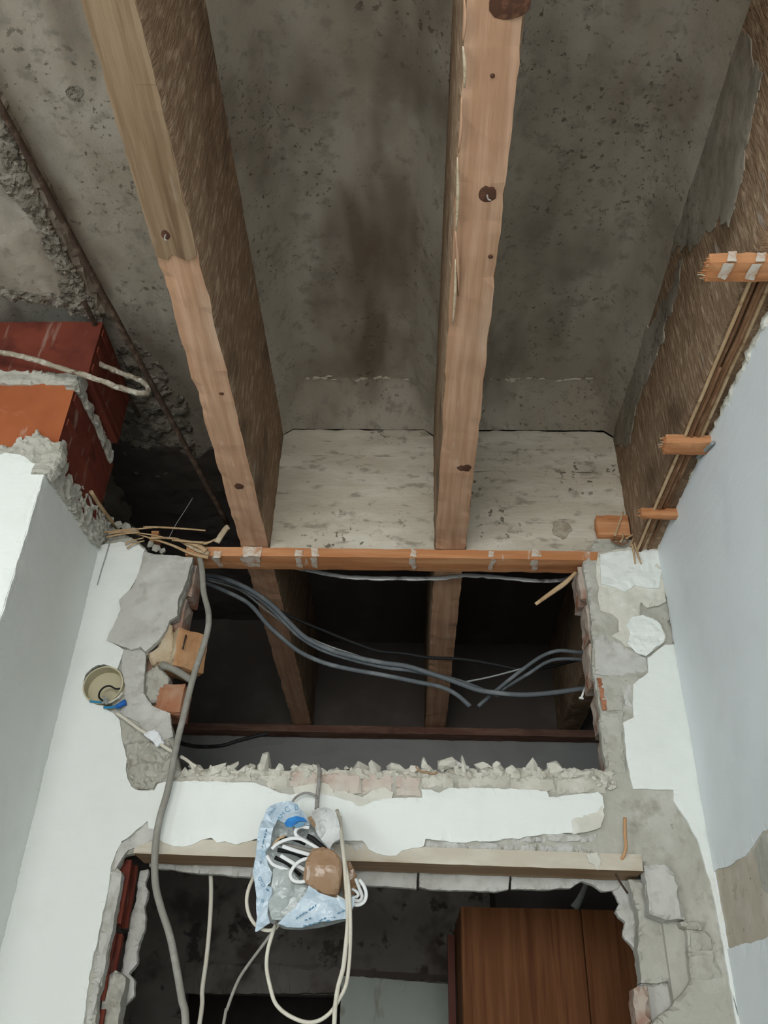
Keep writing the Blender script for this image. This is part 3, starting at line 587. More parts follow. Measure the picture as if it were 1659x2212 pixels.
# set-back mortar core of the right jamb
pslab('jamb_core', [(1362, 1900), (1400, 1896), (1420, 1980), (1458, 1990), (1462, 2060), (1466, 2120), (1420, 2124), (1384, 2118), (1376, 2050), (1384, 1990)], 'y', DB + .045, -1, .05, m_cement, wb, spacing=.012, seg=.006, rag=.005, relief=.004, rscale=16, seed=107)
pslab('jamb_core', [(1384, 2122), (1468, 2118), (1560, 2100), WY(.70, 1.0, DB + .06), WY(.56, 1.0, DB + .06), (1386, 2212)], 'y', DB + .06, -1, .05, m_lime, wb, spacing=.014, seg=.006, rag=.004, relief=.006, rscale=18, seed=108)
pslab('jamb_core', [(1440, 1985), (1500, 1990), (1510, 2120), (1446, 2124)], 'y', DB + .085, -1, .02, m_lintelb, wb, spacing=.02, rag=.001, seed=109)
pslab('brick_shard', [(1370, 2134), (1380, 2128), (1400, 2126), (1406, 2160), (1410, 2212), WY(.555, 1.2, DB + .05), WY(.53, 1.2, DB + .05), (1376, 2212), (1372, 2170)], 'y', DB + .04, -1, .06, m_brickp, wb, spacing=.012, rag=.004, relief=.003, seed=110)
# ragged rear plaster showing past both door jambs and under the lintel
YK = 2.32
pslab('rear_plaster', [(1324, 1921), (1332, 1940), (1339, 1952), (1330, 1966), (1338, 1980), (1353, 1991), (1350, 2025), (1371, 2054), (1385, 2112), (1380, 2130), (1440, 2130), (1432, 2000), (1410, 1890), (1350, 1890)], 'y', YK, -1, .02, m_lime, wb, spacing=.012, seg=.006, rag=.006, relief=.006, rscale=24, seed=112)
pslab('rear_plaster', [(318, 1876), (321, 1882), (314, 1915), (319, 1924), (312, 1958), (313, 2002), (299, 2037), (296, 2081), (281, 2103), (289, 2121), (288, 2150), (265, 2178), (258, 2212), WY(-.67, 1.0, YK), WY(-.75, 1.0, YK), (240, 2212), (268, 2059), (292, 1940), (304, 1880)], 'y', YK, -1, .02, m_lime, wb, spacing=.012, seg=.006, rag=.006, relief=.006, rscale=24, seed=114)
for i, pl in enumerate([[(322, 1862), (322, 1872), (343, 1876), (368, 1876), (399, 1883), (437, 1886), (462, 1887), (493, 1891), (544, 1894), (600, 1900), (650, 1902), (652, 1868)],
                        [(655, 1868), (654, 1902), (740, 1908), (800, 1912), (850, 1916), (899, 1919), (902, 1880)],
                        [(906, 1880), (905, 1914), (926, 1920), (980, 1922), (1069, 1926), (1099, 1920), (1100, 1884)],
                        [(1105, 1884), (1104, 1919), (1173, 1921), (1232, 1917), (1258, 1903), (1284, 1913), (1300, 1924), (1326, 1922), (1370, 1910), (1372, 1888)]]):
    pslab('rear_plaster', pl, 'y', YK + .002, -1, .02, m_lime, wb, spacing=.012, seg=.006, rag=.002, relief=.004, rscale=24, seed=116 + i)
# brick core of both jambs and of the course over the door (cut ends show in the reveals)
xl_r = at(436, 1270, 'y', DK).x; xr_r = at(1253, 1400, 'y', DK).x
zs = at(800, 1664, 'y', DB).z
hz = 0.128
for i in range(5):
    z0 = zs + i * hz + .003; z1 = min(zs + (i + 1) * hz - .006, 2.83)
    dl = [0.0, -.03, -.035, -.012, .0][i]; dr = [.015, .01, .0, .006, -.006][i]
    rbox('brick', (XL - .02, DB + .034, z0), (xl_r + dl, DK, z1), m_brickp, wb, cell=.025, amp=.006, scale=30, bevel=.004, seed=i)
    rbox('brick', (xr_r + dr, DB + .024, z0), (XR + .02, DK, z1), m_brickp, wb, cell=.025, amp=.006, scale=30, bevel=.004, seed=i + 20)
zl = at(830, 1836, 'y', DB).z
for i in range(5):
    x0 = XL + i * .335
    rbox('brick', (x0, DB + .024, zl + .004), (x0 + .325, DK, zs - .004), m_brickp, wb, cell=.05, amp=.003, bevel=.004, seed=i + 40)
# hollow red bricks bared in the left door jamb
xj = at(292, 1960, 'y', YK - .02).x
for i in range(6):
    z1 = 1.985 - i * .16; z0 = z1 - .15
    b = rbox('brick', (XL, DB + .03, z0), (xj - .035, YK - .022, z1), m_brickd, wb, cell=.04, amp=.003, bevel=.003, seed=60 + i)
    for k in range(3):
        y0 = DB + .034 + k * .03
        rbox('rib', (xj - .035, y0, z0 + .004), (xj - .012 - .006 * ((k + i) % 2), y0 + .007, z1 - .004), m_brickd, b, cell=.03, amp=.003, scale=40)
pslab('rough_mortar', [(228, 2110), (246, 2096), (266, 2110), (262, 2150), (250, 2230), (205, 2230)], 'y', DB + .05, -1, .05, m_cement, wb, spacing=.01, rag=.006, relief=.01, rscale=30, seed=125)
rbox('wall_core', (XL, DB + .03, 0), (xj - .035, DK - .02, 1.02), m_cement, wb, cell=.3)
rbox('wall_core', (0.60, DB + .03, 0), (XR + .02, DK - .02, 1.9), m_cement, wb, cell=.3)
# rubbed mortar lumps at the left jamb hole
pslab('mortar_lump', [(316, 1446), (340, 1436), (352, 1450), (366, 1462), (362, 1480), (346, 1494), (338, 1516), (318, 1520), (312, 1480)], 'y', DB + .012, -1, .04, m_cement, wb, spacing=.008, rag=.004, relief=.008, rscale=30, seed=128)

# ---- rear room behind the door wall
wf = empty('wall_far', (0, FAR, 0)); tag(wf, 'stained grey wall of the dark room seen through the openings', 'wall', kind='structure')
zg = at(700, 1700, 'y', FAR).z
dx0, dx1 = at(395, 2150, 'y', FAR).x, at(737, 2150, 'y', FAR).x
dz = at(560, 2146, 'y', FAR).z
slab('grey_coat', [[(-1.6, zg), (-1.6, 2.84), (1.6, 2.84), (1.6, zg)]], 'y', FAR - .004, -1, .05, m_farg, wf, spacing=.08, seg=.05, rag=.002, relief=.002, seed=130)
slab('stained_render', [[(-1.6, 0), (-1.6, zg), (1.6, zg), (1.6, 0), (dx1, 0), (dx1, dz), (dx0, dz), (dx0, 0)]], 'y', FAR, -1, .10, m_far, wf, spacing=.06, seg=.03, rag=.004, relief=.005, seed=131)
pslab('green_coat', [(738, 2108), (800, 2112), (900, 2120), (990, 2128), Vector((at(1100, 2128, 'y', FAR).x, FAR, at(1100, 2130, 'y', FAR).z)), Vector((at(1100, 2128, 'y', FAR).x, FAR, 0)), Vector((dx1 + .005, FAR, 0))], 'y', FAR - .006, -1, .01, m_green, wf, spacing=.05, rag=.004, relief=.001, seed=132)
pslab('lintel_band', [(400, 2078), (560, 2082), (735, 2090), (735, 2144), (560, 2146), (395, 2146)], 'y', FAR - .03, -1, .05, m_far, wf, spacing=.05, rag=.004, relief=.003, seed=133)
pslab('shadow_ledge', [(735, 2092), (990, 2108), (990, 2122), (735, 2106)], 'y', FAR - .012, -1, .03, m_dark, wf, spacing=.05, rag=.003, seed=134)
px = at(1070, 1930, 'y', FAR - .25).x
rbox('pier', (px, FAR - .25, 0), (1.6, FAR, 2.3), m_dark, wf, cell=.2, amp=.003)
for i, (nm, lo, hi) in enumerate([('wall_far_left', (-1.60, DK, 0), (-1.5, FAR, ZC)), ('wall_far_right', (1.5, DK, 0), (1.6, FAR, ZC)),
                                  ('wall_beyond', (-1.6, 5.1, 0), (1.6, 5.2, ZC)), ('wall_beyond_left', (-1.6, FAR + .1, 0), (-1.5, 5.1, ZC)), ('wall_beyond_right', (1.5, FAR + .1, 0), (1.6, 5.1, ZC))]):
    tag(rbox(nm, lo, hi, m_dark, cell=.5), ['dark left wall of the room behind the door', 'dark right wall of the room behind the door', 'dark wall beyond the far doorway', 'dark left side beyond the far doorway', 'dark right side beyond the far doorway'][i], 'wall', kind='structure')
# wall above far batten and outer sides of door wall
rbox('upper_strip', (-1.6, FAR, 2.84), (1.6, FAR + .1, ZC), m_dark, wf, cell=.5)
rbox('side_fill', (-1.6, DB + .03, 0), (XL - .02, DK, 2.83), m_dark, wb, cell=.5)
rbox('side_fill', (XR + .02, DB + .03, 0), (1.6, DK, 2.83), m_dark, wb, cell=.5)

# ---- room behind the camera with its balcony window
rw = empty('wall_rear', (0, YR, 0)); tag(rw, 'white rear wall behind the camera with a window', 'wall', kind='structure')
for lo, hi in (((-2.5, YR - .1, 0), (-1.6, YR, ZC)), ((0.6, YR - .1, 0), (XR + .14, YR, ZC)), ((-1.6, YR - .1, 2.75), (.6, YR, ZC)), ((-1.6, YR - .1, 0), (.6, YR, 1.15))):
    rbox('wall_panel', lo, hi, m_white, rw, cell=.6)
w1 = empty('window_1', (-.5, YR - .05, 1.15)); tag(w1, 'wide white framed window behind the camera', 'window', kind='structure')
for lo, hi in (((-1.6, YR - .08, 1.15), (-1.54, YR - .02, 2.75)), ((.54, YR - .08, 1.15), (.6, YR - .02, 2.75)), ((-.53, YR - .08, 1.15), (-.47, YR - .02, 2.75)), ((-1.6, YR - .08, 1.15), (.6, YR - .02, 1.21)), ((-1.6, YR - .08, 2.69), (.6, YR - .02, 2.75))):
    rbox('window_frame', lo, hi, m_white, w1, cell=.5)
sl = empty('wall_left_room', (-2.55, 0, 0))
for lo, hi in (((-2.6, YR, 0), (-2.5, -1.0, ZC)), ((-2.6, .3, 0), (-2.5, YP + .01, ZC)), ((-2.6, -1.0, 0), (-2.5, .3, 1.1)), ((-2.6, -1.0, 2.4), (-2.5, .3, ZC))):
    rbox('wall_panel', lo, hi, m_white, sl, cell=.8)
w2 = empty('fill_window', (-2.55, -.35, 1.1)); tag(w2, 'square white framed window added for the side fill, outside the frame', 'window', kind='structure')  # unseen opening invented to house the side fill light
for lo, hi in (((-2.58, -1.0, 1.1), (-2.52, -.94, 2.4)), ((-2.58, .24, 1.1), (-2.52, .3, 2.4)), ((-2.58, -1.0, 1.1), (-2.52, .3, 1.16)), ((-2.58, -1.0, 2.34), (-2.52, .3, 2.4))):
    rbox('window_frame', lo, hi, m_white, w2, cell=.5)  # frame bars of the added, unseen fill window
tag(sl, 'white side wall far to the left, outside the frame', 'wall', kind='structure')

# ================================================================== JOISTS AND BATTENS
def joist(i, label, ysplit=None, seed=0, y0=YR + .02):
    x0, x1 = JX[i]
    zt_ = ZC - .07
    def sel(n, c):
        if n in ('-z',) and i != 2:
            if ysplit is not None and c.y < ysplit + .16 * n1(c.x, c.y, 0, 17): return 2
            return 0
        return 1
    near = rbox('wooden_joist', (x0, y0, ZJ), (x1, FAR - .002, zt_), [m_joist, m_side, m_joisttan], None, cell=.027, amp=.002, scale=14, seed=seed, select=sel, bevel=.004, edgeamp=.004)
    tag(near, label, 'joist', 'ceiling joists')
    return near
ysp = None; ysk = at(365, 552, 'z', ZJ).y
j0 = joist(0, 'left wooden joist, tan near the top with a paler sawn stretch lower down', ysp, 1)
j1 = joist(1, 'middle wooden joist with a large dark knot, splintered along its left edge', None, 5)
j2 = joist(2, 'right wooden joist above the bluish wall, showing its rough brown side', None, 9)
slab('weathered_skin', [[(JX[0][0] + .003, YR + .03), (JX[0][1] - .003, YR + .03), (JX[0][1] - .003, ysk - .004), (-.445, ysk + .012), (-.47, ysk - .006), (-.485, ysk + .01), (JX[0][0] + .003, ysk)]], 'z', ZJ - .0035, -1, .003, m_joisttan, j0, spacing=.04, seg=.02, rag=.003, relief=.0006, seed=145, rfreq=30, edge=.2)
def knot(j, u, v, r, sx=1.0, nail=False, mat=None, dz=0.0):
    c = at(u, v, 'z', ZJ - .002 - dz)
    V = [c + Vector((0, 0, -.0015))]; F = []
    for k in range(14):
        a = 2 * math.pi * k / 14; q = r * (1 + .25 * n1(math.cos(a), math.sin(a), u, 2))
        V.append(c + Vector((q * sx * math.cos(a), q * math.sin(a), .002)))
    F = [(0, 1 + (k + 1) % 14, 1 + k) for k in range(14)]
    o = build('knot', V, F, mat or m_knot, j, smooth=True)
    if nail:
        tube('nail', [c + Vector((0, 0, .01)), c + Vector((.001, -.003, -.014)), c + Vector((.006, -.004, -.02))], .0016, m_steel, j, res=6, sub=3)
    return o
knot(j1, 1052, 422, .019, .9, True); knot(j1, 1102, 6, .026, 1.2); knot(j1, 1000, 1012, .017, 1.3); knot(j1, 1064, 165, .004); knot(j1, 1060, 556, .005)
knot(j0, 358, 508, .014, .8, True, dz=.003); knot(j0, 516, 1052, .013, 1.0); knot(j0, 478, 852, .005, 1.2)
# splintered left edge of the middle joist
for i, (ua, va, ub, vb) in enumerate([(1003, 0, 1000, 90), (1000, 100, 1003, 190), (997, 210, 990, 330), (988, 340, 985, 500), (984, 500, 990, 640), (984, 560, 978, 700)]):
    a, b = at(ua, va, 'z', ZJ - .002), at(ub, vb, 'z', ZJ - .002)
    tube('splinter', [a, (a + b) / 2 + Vector((.002, 0, -.003)), b], .004, m_tan if i % 2 else m_joist, j1, res=6, sub=4, flat=.5, rfun=lambda t: .35 + 1.2 * t * (1 - t) * 2)
# grey concrete runs on the flank of the right joist
xs_ = JX[2][0] - .003
pslab('concrete_smear', [(1590, 60), (1646, 150), (1622, 260), (1610, 330), (1596, 380), (1592, 430), (1574, 500), (1556, 470), (1540, 490), (1518, 505), (1490, 530), (1420, 545), (1500, 300)], 'x', xs_, -1, .003, m_conc, j2, spacing=.01, rag=.024, relief=.002, seed=140, rfreq=20)
pslab('concrete_smear', [(1450, 620), (1470, 560), (1462, 640), (1440, 690), (1428, 740), (1404, 800), (1384, 850), (1366, 905), (1360, 960), (1300, 960), (1340, 800)], 'x', xs_, -1, .003, m_conc, j2, spacing=.01, rag=.020, relief=.002, seed=141, rfreq=22)

# the long batten over the transom
yb0, yb1 = 2.207, 2.285
bt = rbox('ceiling_batten', (at(400, 1190, 'y', yb0).x, yb0, ZJ - .034), (at(1300, 1190, 'y', yb0).x, yb1, ZJ - .002), m_batten, cell=.025, amp=.0015, scale=14, bevel=.002)
tag(bt, 'long orange wooden batten stained with lime above the transom opening', 'batten', 'ceiling battens')
for i, (a0, b0, c0, d0) in enumerate([(526, 566, 1180, 1202), (640, 656, 1186, 1202), (676, 690, 1184, 1201), (888, 902, 1186, 1202), (1152, 1168, 1186, 1202), (1060, 1070, 1192, 1203), (466, 480, 1190, 1203)]):
    pslab('lime_smear', [(a0, c0), (b0, c0 + 1), (b0 - 3, d0), (a0 - 3, d0)], 'y', yb0 - .0012, -1, .001, m_smear, bt, spacing=.01, seg=.004, rag=.007, relief=0, seed=180 + i, edge=0)
    p_ = at((a0 + b0) / 2 - 3, 1214, 'z', ZJ - .0355); w_ = (b0 - a0) * .0007
    slab('lime_smear', [[(p_.x - w_, yb0 + .004), (p_.x + w_, yb0 + .002), (p_.x + w_ * .8, yb1 - .012), (p_.x - w_ * .9, yb1 - .02)]], 'z', ZJ - .0352, -1, .001, m_smear, bt, spacing=.01, seg=.004, rag=.008, relief=0, seed=190 + i, edge=0)
# torn left end, split in two prongs
for i, (pl, r) in enumerate([([(452, 1196), (420, 1186), (385, 1166), (352, 1162), (330, 1164)], .006), ([(450, 1204), (414, 1196), (372, 1178), (330, 1164), (272, 1146)], .005), ([(445, 1190), (430, 1180), (410, 1174), (395, 1172)], .007)]):
    tube('torn_end', [at(u, v, 'y', yb0 - .004 - .004 * i) for u, v in pl], r, m_reed if i else m_tan, bt, res=6, sub=4, flat=.6, rfun=lambda t: 1.3 - .9 * t)
fbt = rbox('ceiling_batten', (-1.1, FAR - .075, ZJ - .036), (.98, FAR - .006, ZJ - .002), m_batdark, cell=.03, amp=.002, bevel=.002)
tag(fbt, 'dark dusty batten along the far wall inside the transom opening', 'batten', 'ceiling battens')
def stub(lo, hi, label, seed, mat=m_batten, rot=None):
    o = rbox('batten_stub', lo, hi, mat, cell=.012, amp=.002, scale=30, seed=seed, bevel=.003, rot=rot)
    tag(o, label, 'batten stub', 'cut batten stubs')
    return o
a = at(1281, 1128, 'y', 2.232); b = at(1281, 1172, 'y', 2.232)
stub((a.x, 2.190, b.z), (JX[2][0] - .003, 2.2215, a.z), 'rounded orange batten stub poking out at the top of the right jamb', 3)
# the other two stubs hang under the right joist
def under_stub(u, v0, v1, ub, label, seed):
    p0 = at(u, v0, 'z', ZJ - .002); 
    y1 = p0.y + .0
    p1 = at(u, v1, 'z', ZJ - .030)
    o = stub((p0.x, min(p1.y, y1 + .06) - .0, ZJ - .030), (JX[2][0] + .075, max(p1.y, p0.y) , ZJ - .001), label, seed)
    return o
def under(u0, v0, w, length, label, seed, n=3):
    p = at(u0, v0, 'z', ZJ - .028)
    o = stub((p.x, p.y, ZJ - .030), (XR + .012, p.y + w, ZJ - .001), label, seed)
    # frayed sawn end
    rr = random.Random(seed)
    for k in range(n * 3):
        q = Vector((p.x, p.y + w * rr.uniform(.06, .94), ZJ - .0155 + rr.uniform(-.011, .011)))
        tube('splinter', [q + Vector((.012, 0, 0)), q, q + Vector((-rr.uniform(.003, .013), rr.uniform(-.002, .002), rr.uniform(-.003, .003)))], rr.uniform(.002, .004), m_tan if k % 3 == 0 else m_batten, o, res=5, sub=3, flat=.7, rfun=lambda t: 1.15 - t)
    if length > .1:
        for x_ in (.03, .085):
            slab('lime_smear', [[(p.x + x_, ZJ - .030), (p.x + x_ + .008, ZJ - .004), (p.x + x_ + .026, ZJ - .004), (p.x + x_ + .018, ZJ - .030)]], 'y', p.y - .003, -1, .001, m_smear, o, spacing=.01, seg=.005, rag=.004, relief=0, seed=seed + x_ * 100, edge=0)
            slab('lime_smear', [[(p.x + x_ - .006, p.y + .002), (p.x + x_ + .014, p.y + .002), (p.x + x_ + .010, p.y + w - .008), (p.x + x_ - .008, p.y + w - .014)]], 'z', ZJ - .0325, -1, .001, m_smear, o, spacing=.01, seg=.005, rag=.004, relief=0, seed=seed + x_ * 90, edge=0)
    return o
under(1535, 565, .05, .15, 'lime-striped batten stub nailed under the right joist near the right edge', 4, 4)
under(1440, 955, .05, .1, 'short frayed batten stub halfway along the right joist', 5, 5)
o = under(1386, 1112, .022, .1, 'smallest splintered batten stub beside the reeds at the right corner', 6, 2)

# ================================================================== DOOR LINTEL
l0, l1 = at(288, 1843, 'y', DW + .004), at(1390, 1882, 'y', DW + .004)
t0 = at(912, 1832, 'y', DW + .004).z - at(912, 1868, 'y', DW + .004).z
V = []; F = []; MI = []
nn = 60
for i in range(nn + 1):
    t = i / nn; x = l0.x + (l1.x - l0.x) * t; z = l0.z + (l1.z - l0.z) * t
    w = .0015 * n1(t * 20, 0, 0, 1)
    for (y, zz) in ((DW + .004 + w, z), (DW + .005 + w, z + t0), (YK - .005, z + t0), (YK - .005, z + .001 + w)):
        V.append(Vector((x, y, zz + .0012 * n1(t * 30, y * 9, 1))))
for i in range(nn):
    for k in range(4):
        a, b = i * 4 + k, i * 4 + (k + 1) % 4
        F.append((a, a + 4, b + 4, b)); MI.append(0 if k == 0 else 1)
F.append((0, 1, 2, 3)); MI.append(1); F.append((nn * 4 + 3, nn * 4 + 2, nn * 4 + 1, nn * 4)); MI.append(1)
lin = build('door_lintel', V, [tuple(reversed(f)) for f in F], [m_lintel, m_lintelb], mi=MI)
tag(lin, 'wooden lintel with plastered cream face across the top of the doorway', 'lintel')
pslab('plaster_flake', [(1268, 1846), (1290, 1842), (1300, 1856), (1292, 1880), (1284, 1868), (1272, 1862)], 'y', DW - .002, -1, .008, m_cream, lin, spacing=.006, rag=.003, relief=.004, seed=150)

# ================================================================== LEFT JAMB: wood block, brick, junction box
ctr = at(398, 1408, 'y', DB + .03)
wbk = rbox('wooden_block', ctr + Vector((-.05, -.03, -.062)), ctr + Vector((.045, .06, .055)), [m_block, m_tan], cell=.012, amp=.003, scale=30, bevel=.003,
           rot=Matrix.Rotation(math.radians(38), 3, 'Z'), select=lambda n, c: 1 if n == '-x' or n == '+y' else 0, seed=8)
tag(wbk, 'orange wooden block with a driven nail set in the left jamb', 'wood block')
tube('nail', [at(402, 1372, 'y', DB - .012), at(398, 1388, 'y', DB - .020), at(395, 1402, 'y', DB - .024)], .0025, m_rust, wbk, res=6, sub=3)
tn = pslab('broken_face', [(372, 1347), (375, 1400), (372, 1434), (346, 1434), (324, 1432), (318, 1412), (336, 1398), (352, 1372), (360, 1350)], 'y', DB - .002, -1, .05, m_tan, wbk, spacing=.008, rag=.003, relief=.004, rscale=40, seed=152)
cd = tube('conduit_stub', pts([(348, 1436), (372, 1444), (396, 1458), (418, 1472)], 'y', DB - .004), .010, m_cabg, None, res=10)
tag(cd, 'short grey conduit poking out below the wooden block in the left jamb', 'conduit')
zc0 = at(370, 1500, 'y', DB).z
rb = rbox('clay_brick', (at(338, 1500, 'y', DB + .01).x, DB + .012, at(370, 1536, 'y', DB).z), (at(400, 1500, 'y', DB + .02).x, DK - .02, at(370, 1472, 'y', DB).z), m_brick2, cell=.02, amp=.004, scale=25, bevel=.005, seed=4)
tag(rb, 'red clay brick bared in the left jamb below the wooden block', 'brick')
# junction box sunk in the wall
bc = at(223, 1480, 'y', DW); br = abs(at(266, 1480, 'y', DW).x - bc.x)
def ring(r0, r1, y0, y1, c, n=40, inner=True):
    V, F = [], []
    for k in range(n):
        a = 2 * math.pi * k / n
        for (r, y) in ((r1, y0), (r1, y1), (r0, y1), (r0, y0)):
            V.append(Vector((c.x + r * math.cos(a), y, c.z + r * math.sin(a))))
    for k in range(n):
        q = (k + 1) % n
        for j in range(4):
            F.append((k * 4 + j, q * 4 + j, q * 4 + (j + 1) % 4, k * 4 + (j + 1) % 4))
    return V, F
jb = empty('junction_box', (bc.x, DW, bc.z - br)); tag(jb, 'round yellowed junction box with loose wires in the left jamb', 'junction box')
V, F = ring(br * .93, br, DW - .003, DB + .0235, bc); build('box_rim', V, F, m_box, jb, smooth=False)
V = [Vector((bc.x, DB + .0235, bc.z))] + [Vector((bc.x + br * .95 * math.cos(2 * math.pi * k / 40), DB + .022, bc.z + br * .95 * math.sin(2 * math.pi * k / 40))) for k in range(40)]
build('box_bottom', V, [(0, 1 + k, 1 + (k + 1) % 40) for k in range(40)], m_box, jb)
tube('wire', [at(u, v, 'y', y) for u, v, y in [(262, 1487, DB), (250, 1488, DB - .004), (238, 1482, DB - .006), (226, 1484, DB - .008), (216, 1494, DB - .010), (214, 1506, DB - .014), (222, 1514, DW - .014)]], .0025, m_cabk, jb, sub=5)
tube('wire', [at(u, v, 'y', DW - .006) for u, v in [(194, 1515), (206, 1516), (220, 1517), (232, 1516)]], .0028, m_bluew, jb)
tube('wire', [at(u, v, 'y', DW - .010) for u, v in [(224, 1528), (236, 1528), (250, 1526)]], .0035, m_bluew, jb)
tube('wire', [at(u, v, 'y', DW - .012) for u, v in [(228, 1520), (240, 1516), (256, 1506), (264, 1496)]], .003, m_cabw, jb)
tube('wire_nut', [at(u, v, 'y', DW - .014) for u, v in [(250, 1528), (258, 1524), (266, 1519), (272, 1517)]], .0075, m_bluep, jb, res=10, rfun=lambda t: .8 + .35 * t)
for i in range(7):
    r_ = random.Random(i)
    P = [at(228 + r_.uniform(-8, 10), 1512 + r_.uniform(-8, 8), 'y', DW - .012 + r_.uniform(-.006, .006)) for _ in range(4)]
    tube('wire', P, .0018, m_greyw, jb, sub=5, res=6)
wc = tube('white_cable', [at(u, v, 'y', DW - .010) for u, v in [(252, 1540), (275, 1556), (300, 1575), (315, 1584), (335, 1600), (355, 1613), (382, 1630)]], .0048, m_cabw, None)
tag(wc, 'thin white cord running down from the junction box to the transom sill', 'cord')
pslab('tape_wrap', [(309, 1585), (322, 1578), (333, 1576), (342, 1582), (350, 1596), (354, 1603), (346, 1606), (338, 1613), (328, 1600), (314, 1590)], 'y', DW - .018, -1, .012, m_wtape, wc, spacing=.008, rag=.001, relief=.003, rscale=40, seed=155, edge=.6)
cw = tube('cord_scrap', [at(u, v, 'y', DB + .0) for u, v in [(390, 1634), (402, 1641), (414, 1650), (424, 1656)]], .0045, m_cabw, None)
tag(cw, 'pale cord end lying on the left of the transom sill', 'cord')

# ================================================================== CABLES
def cable(name, pl, axis, val, r, mat, label, cat='cable', group=None, **k):
    P = []
    for q in pl:
        if isinstance(q, Vector): P.append(q)
        elif len(q) == 3: P.append(at(q[0], q[1], axis, q[2]))
        else: P.append(at(q[0], q[1], axis, val))
    o = tube(name, P, r, mat, None, **k)
    tag(o, label, cat, group)
    return o
lowp = at(401, 2212, 'y', 2.14)
cable('grey_cable', [(428, 1196, 2.23), (433, 1212, 2.205), (437, 1237, 2.20), (440, 1279, 2.20), (449, 1315, 2.19), (451, 1335), (449, 1360), (439, 1397), (423, 1445), (407, 1503), (397, 1546), (386, 1589), (377, 1631), (369, 1677), (359, 1720), (346, 1764), (337, 1814), (334, 1871), (337, 1918), (349, 1965), (367, 2021), (381, 2090), (393, 2159), (401, 2212), lowp + Vector((.03, 0, -.2)), lowp + Vector((.04, 0, -.6)), lowp + Vector((.02, 0, -1.2))],
      'y', 2.175, .0085, m_cabg, 'thick grey cable hanging from the left jamb down across the doorway', res=10)
q = at(431, 2212, 'y', 2.36)
cable('cream_cable', [Vector((at(452, 1840, 'y', 2.36).x, 2.36, at(452, 1840, 'y', 2.36).z)), (455, 1885), (456, 1933), (453, 1996), (446, 2071), (437, 2137), (431, 2212), q + Vector((-.02, 0, -.3)), q + Vector((-.02, 0, -1.2))], 'y', 2.36, .0055, m_cabw, 'cream cable hanging straight down behind the lintel on the left of the doorway')
q = at(483, 2212, 'y', 2.13)
cable('thin_grey_cable', [(600, 1985), (591, 2008), (572, 2036), (545, 2072), (520, 2108), (505, 2140), (490, 2182), (483, 2212), q + Vector((-.02, 0, -.3)), q + Vector((-.03, 0, -1.0))], 'y', 2.13, .0035, m_cabg, 'thin grey cable slanting down from under the plastic bag')
q = at(722, 2212, 'y', 2.07)
cable('cream_cable', [(728, 1751, 2.17), (736, 1788, 2.13), (740, 1826, 2.08), (744, 1865, 2.065), (747, 1905, 2.06), (751, 1958, 2.06), (751, 1998), (746, 2051), (741, 2092), (730, 2133), (724, 2175), (722, 2212), q + Vector((0, 0, -.3)), q + Vector((.01, 0, -1.1))], 'y', 2.07, .0048, m_cabw, 'cream cable falling straight down over the right side of the plastic bag')
cable('cream_cable', [(734, 1765, 2.165), (738, 1800, 2.12), (743, 1850, 2.075), (752, 1905, 2.06), (756, 1960, 2.055), (757, 2011, 2.06), (756, 2050), (753, 2091), (747, 2129), (730, 2163), (713, 2188), (688, 2205), (659, 2208), (621, 2192), (595, 2167), (583, 2129), (576, 2091), (578, 2055), (588, 2018), (594, 2000, 2.10)], 'y', 2.075, .0042, m_cabw, 'cream cable making a long hanging loop below the plastic bag')
cable('cream_cable', [(566, 1884, 2.14), (550, 1894, 2.12), (538, 1918), (533, 1945), (537, 1972), (548, 1993), (563, 2006), (582, 2010), (596, 2004), (604, 1994, 2.13)], 'y', 2.11, .0042, m_cabw, 'cream cable looping out on the left side of the plastic bag')
hk = cable('hook_wire', [(688, 1652, 2.235), (690, 1664, 2.205), (689, 1690, 2.19), (686, 1720), (684, 1748)], 'y', 2.185, .0055, m_steel, 'bent grey wire hanging from the sill that carries the plastic bag', 'wire hook')
tube('hook_loop', [at(u, v, 'y', 2.175) for u, v in [(685, 1724), (676, 1716), (660, 1713), (645, 1718), (634, 1728), (628, 1740)]], .003, m_steel, hk)
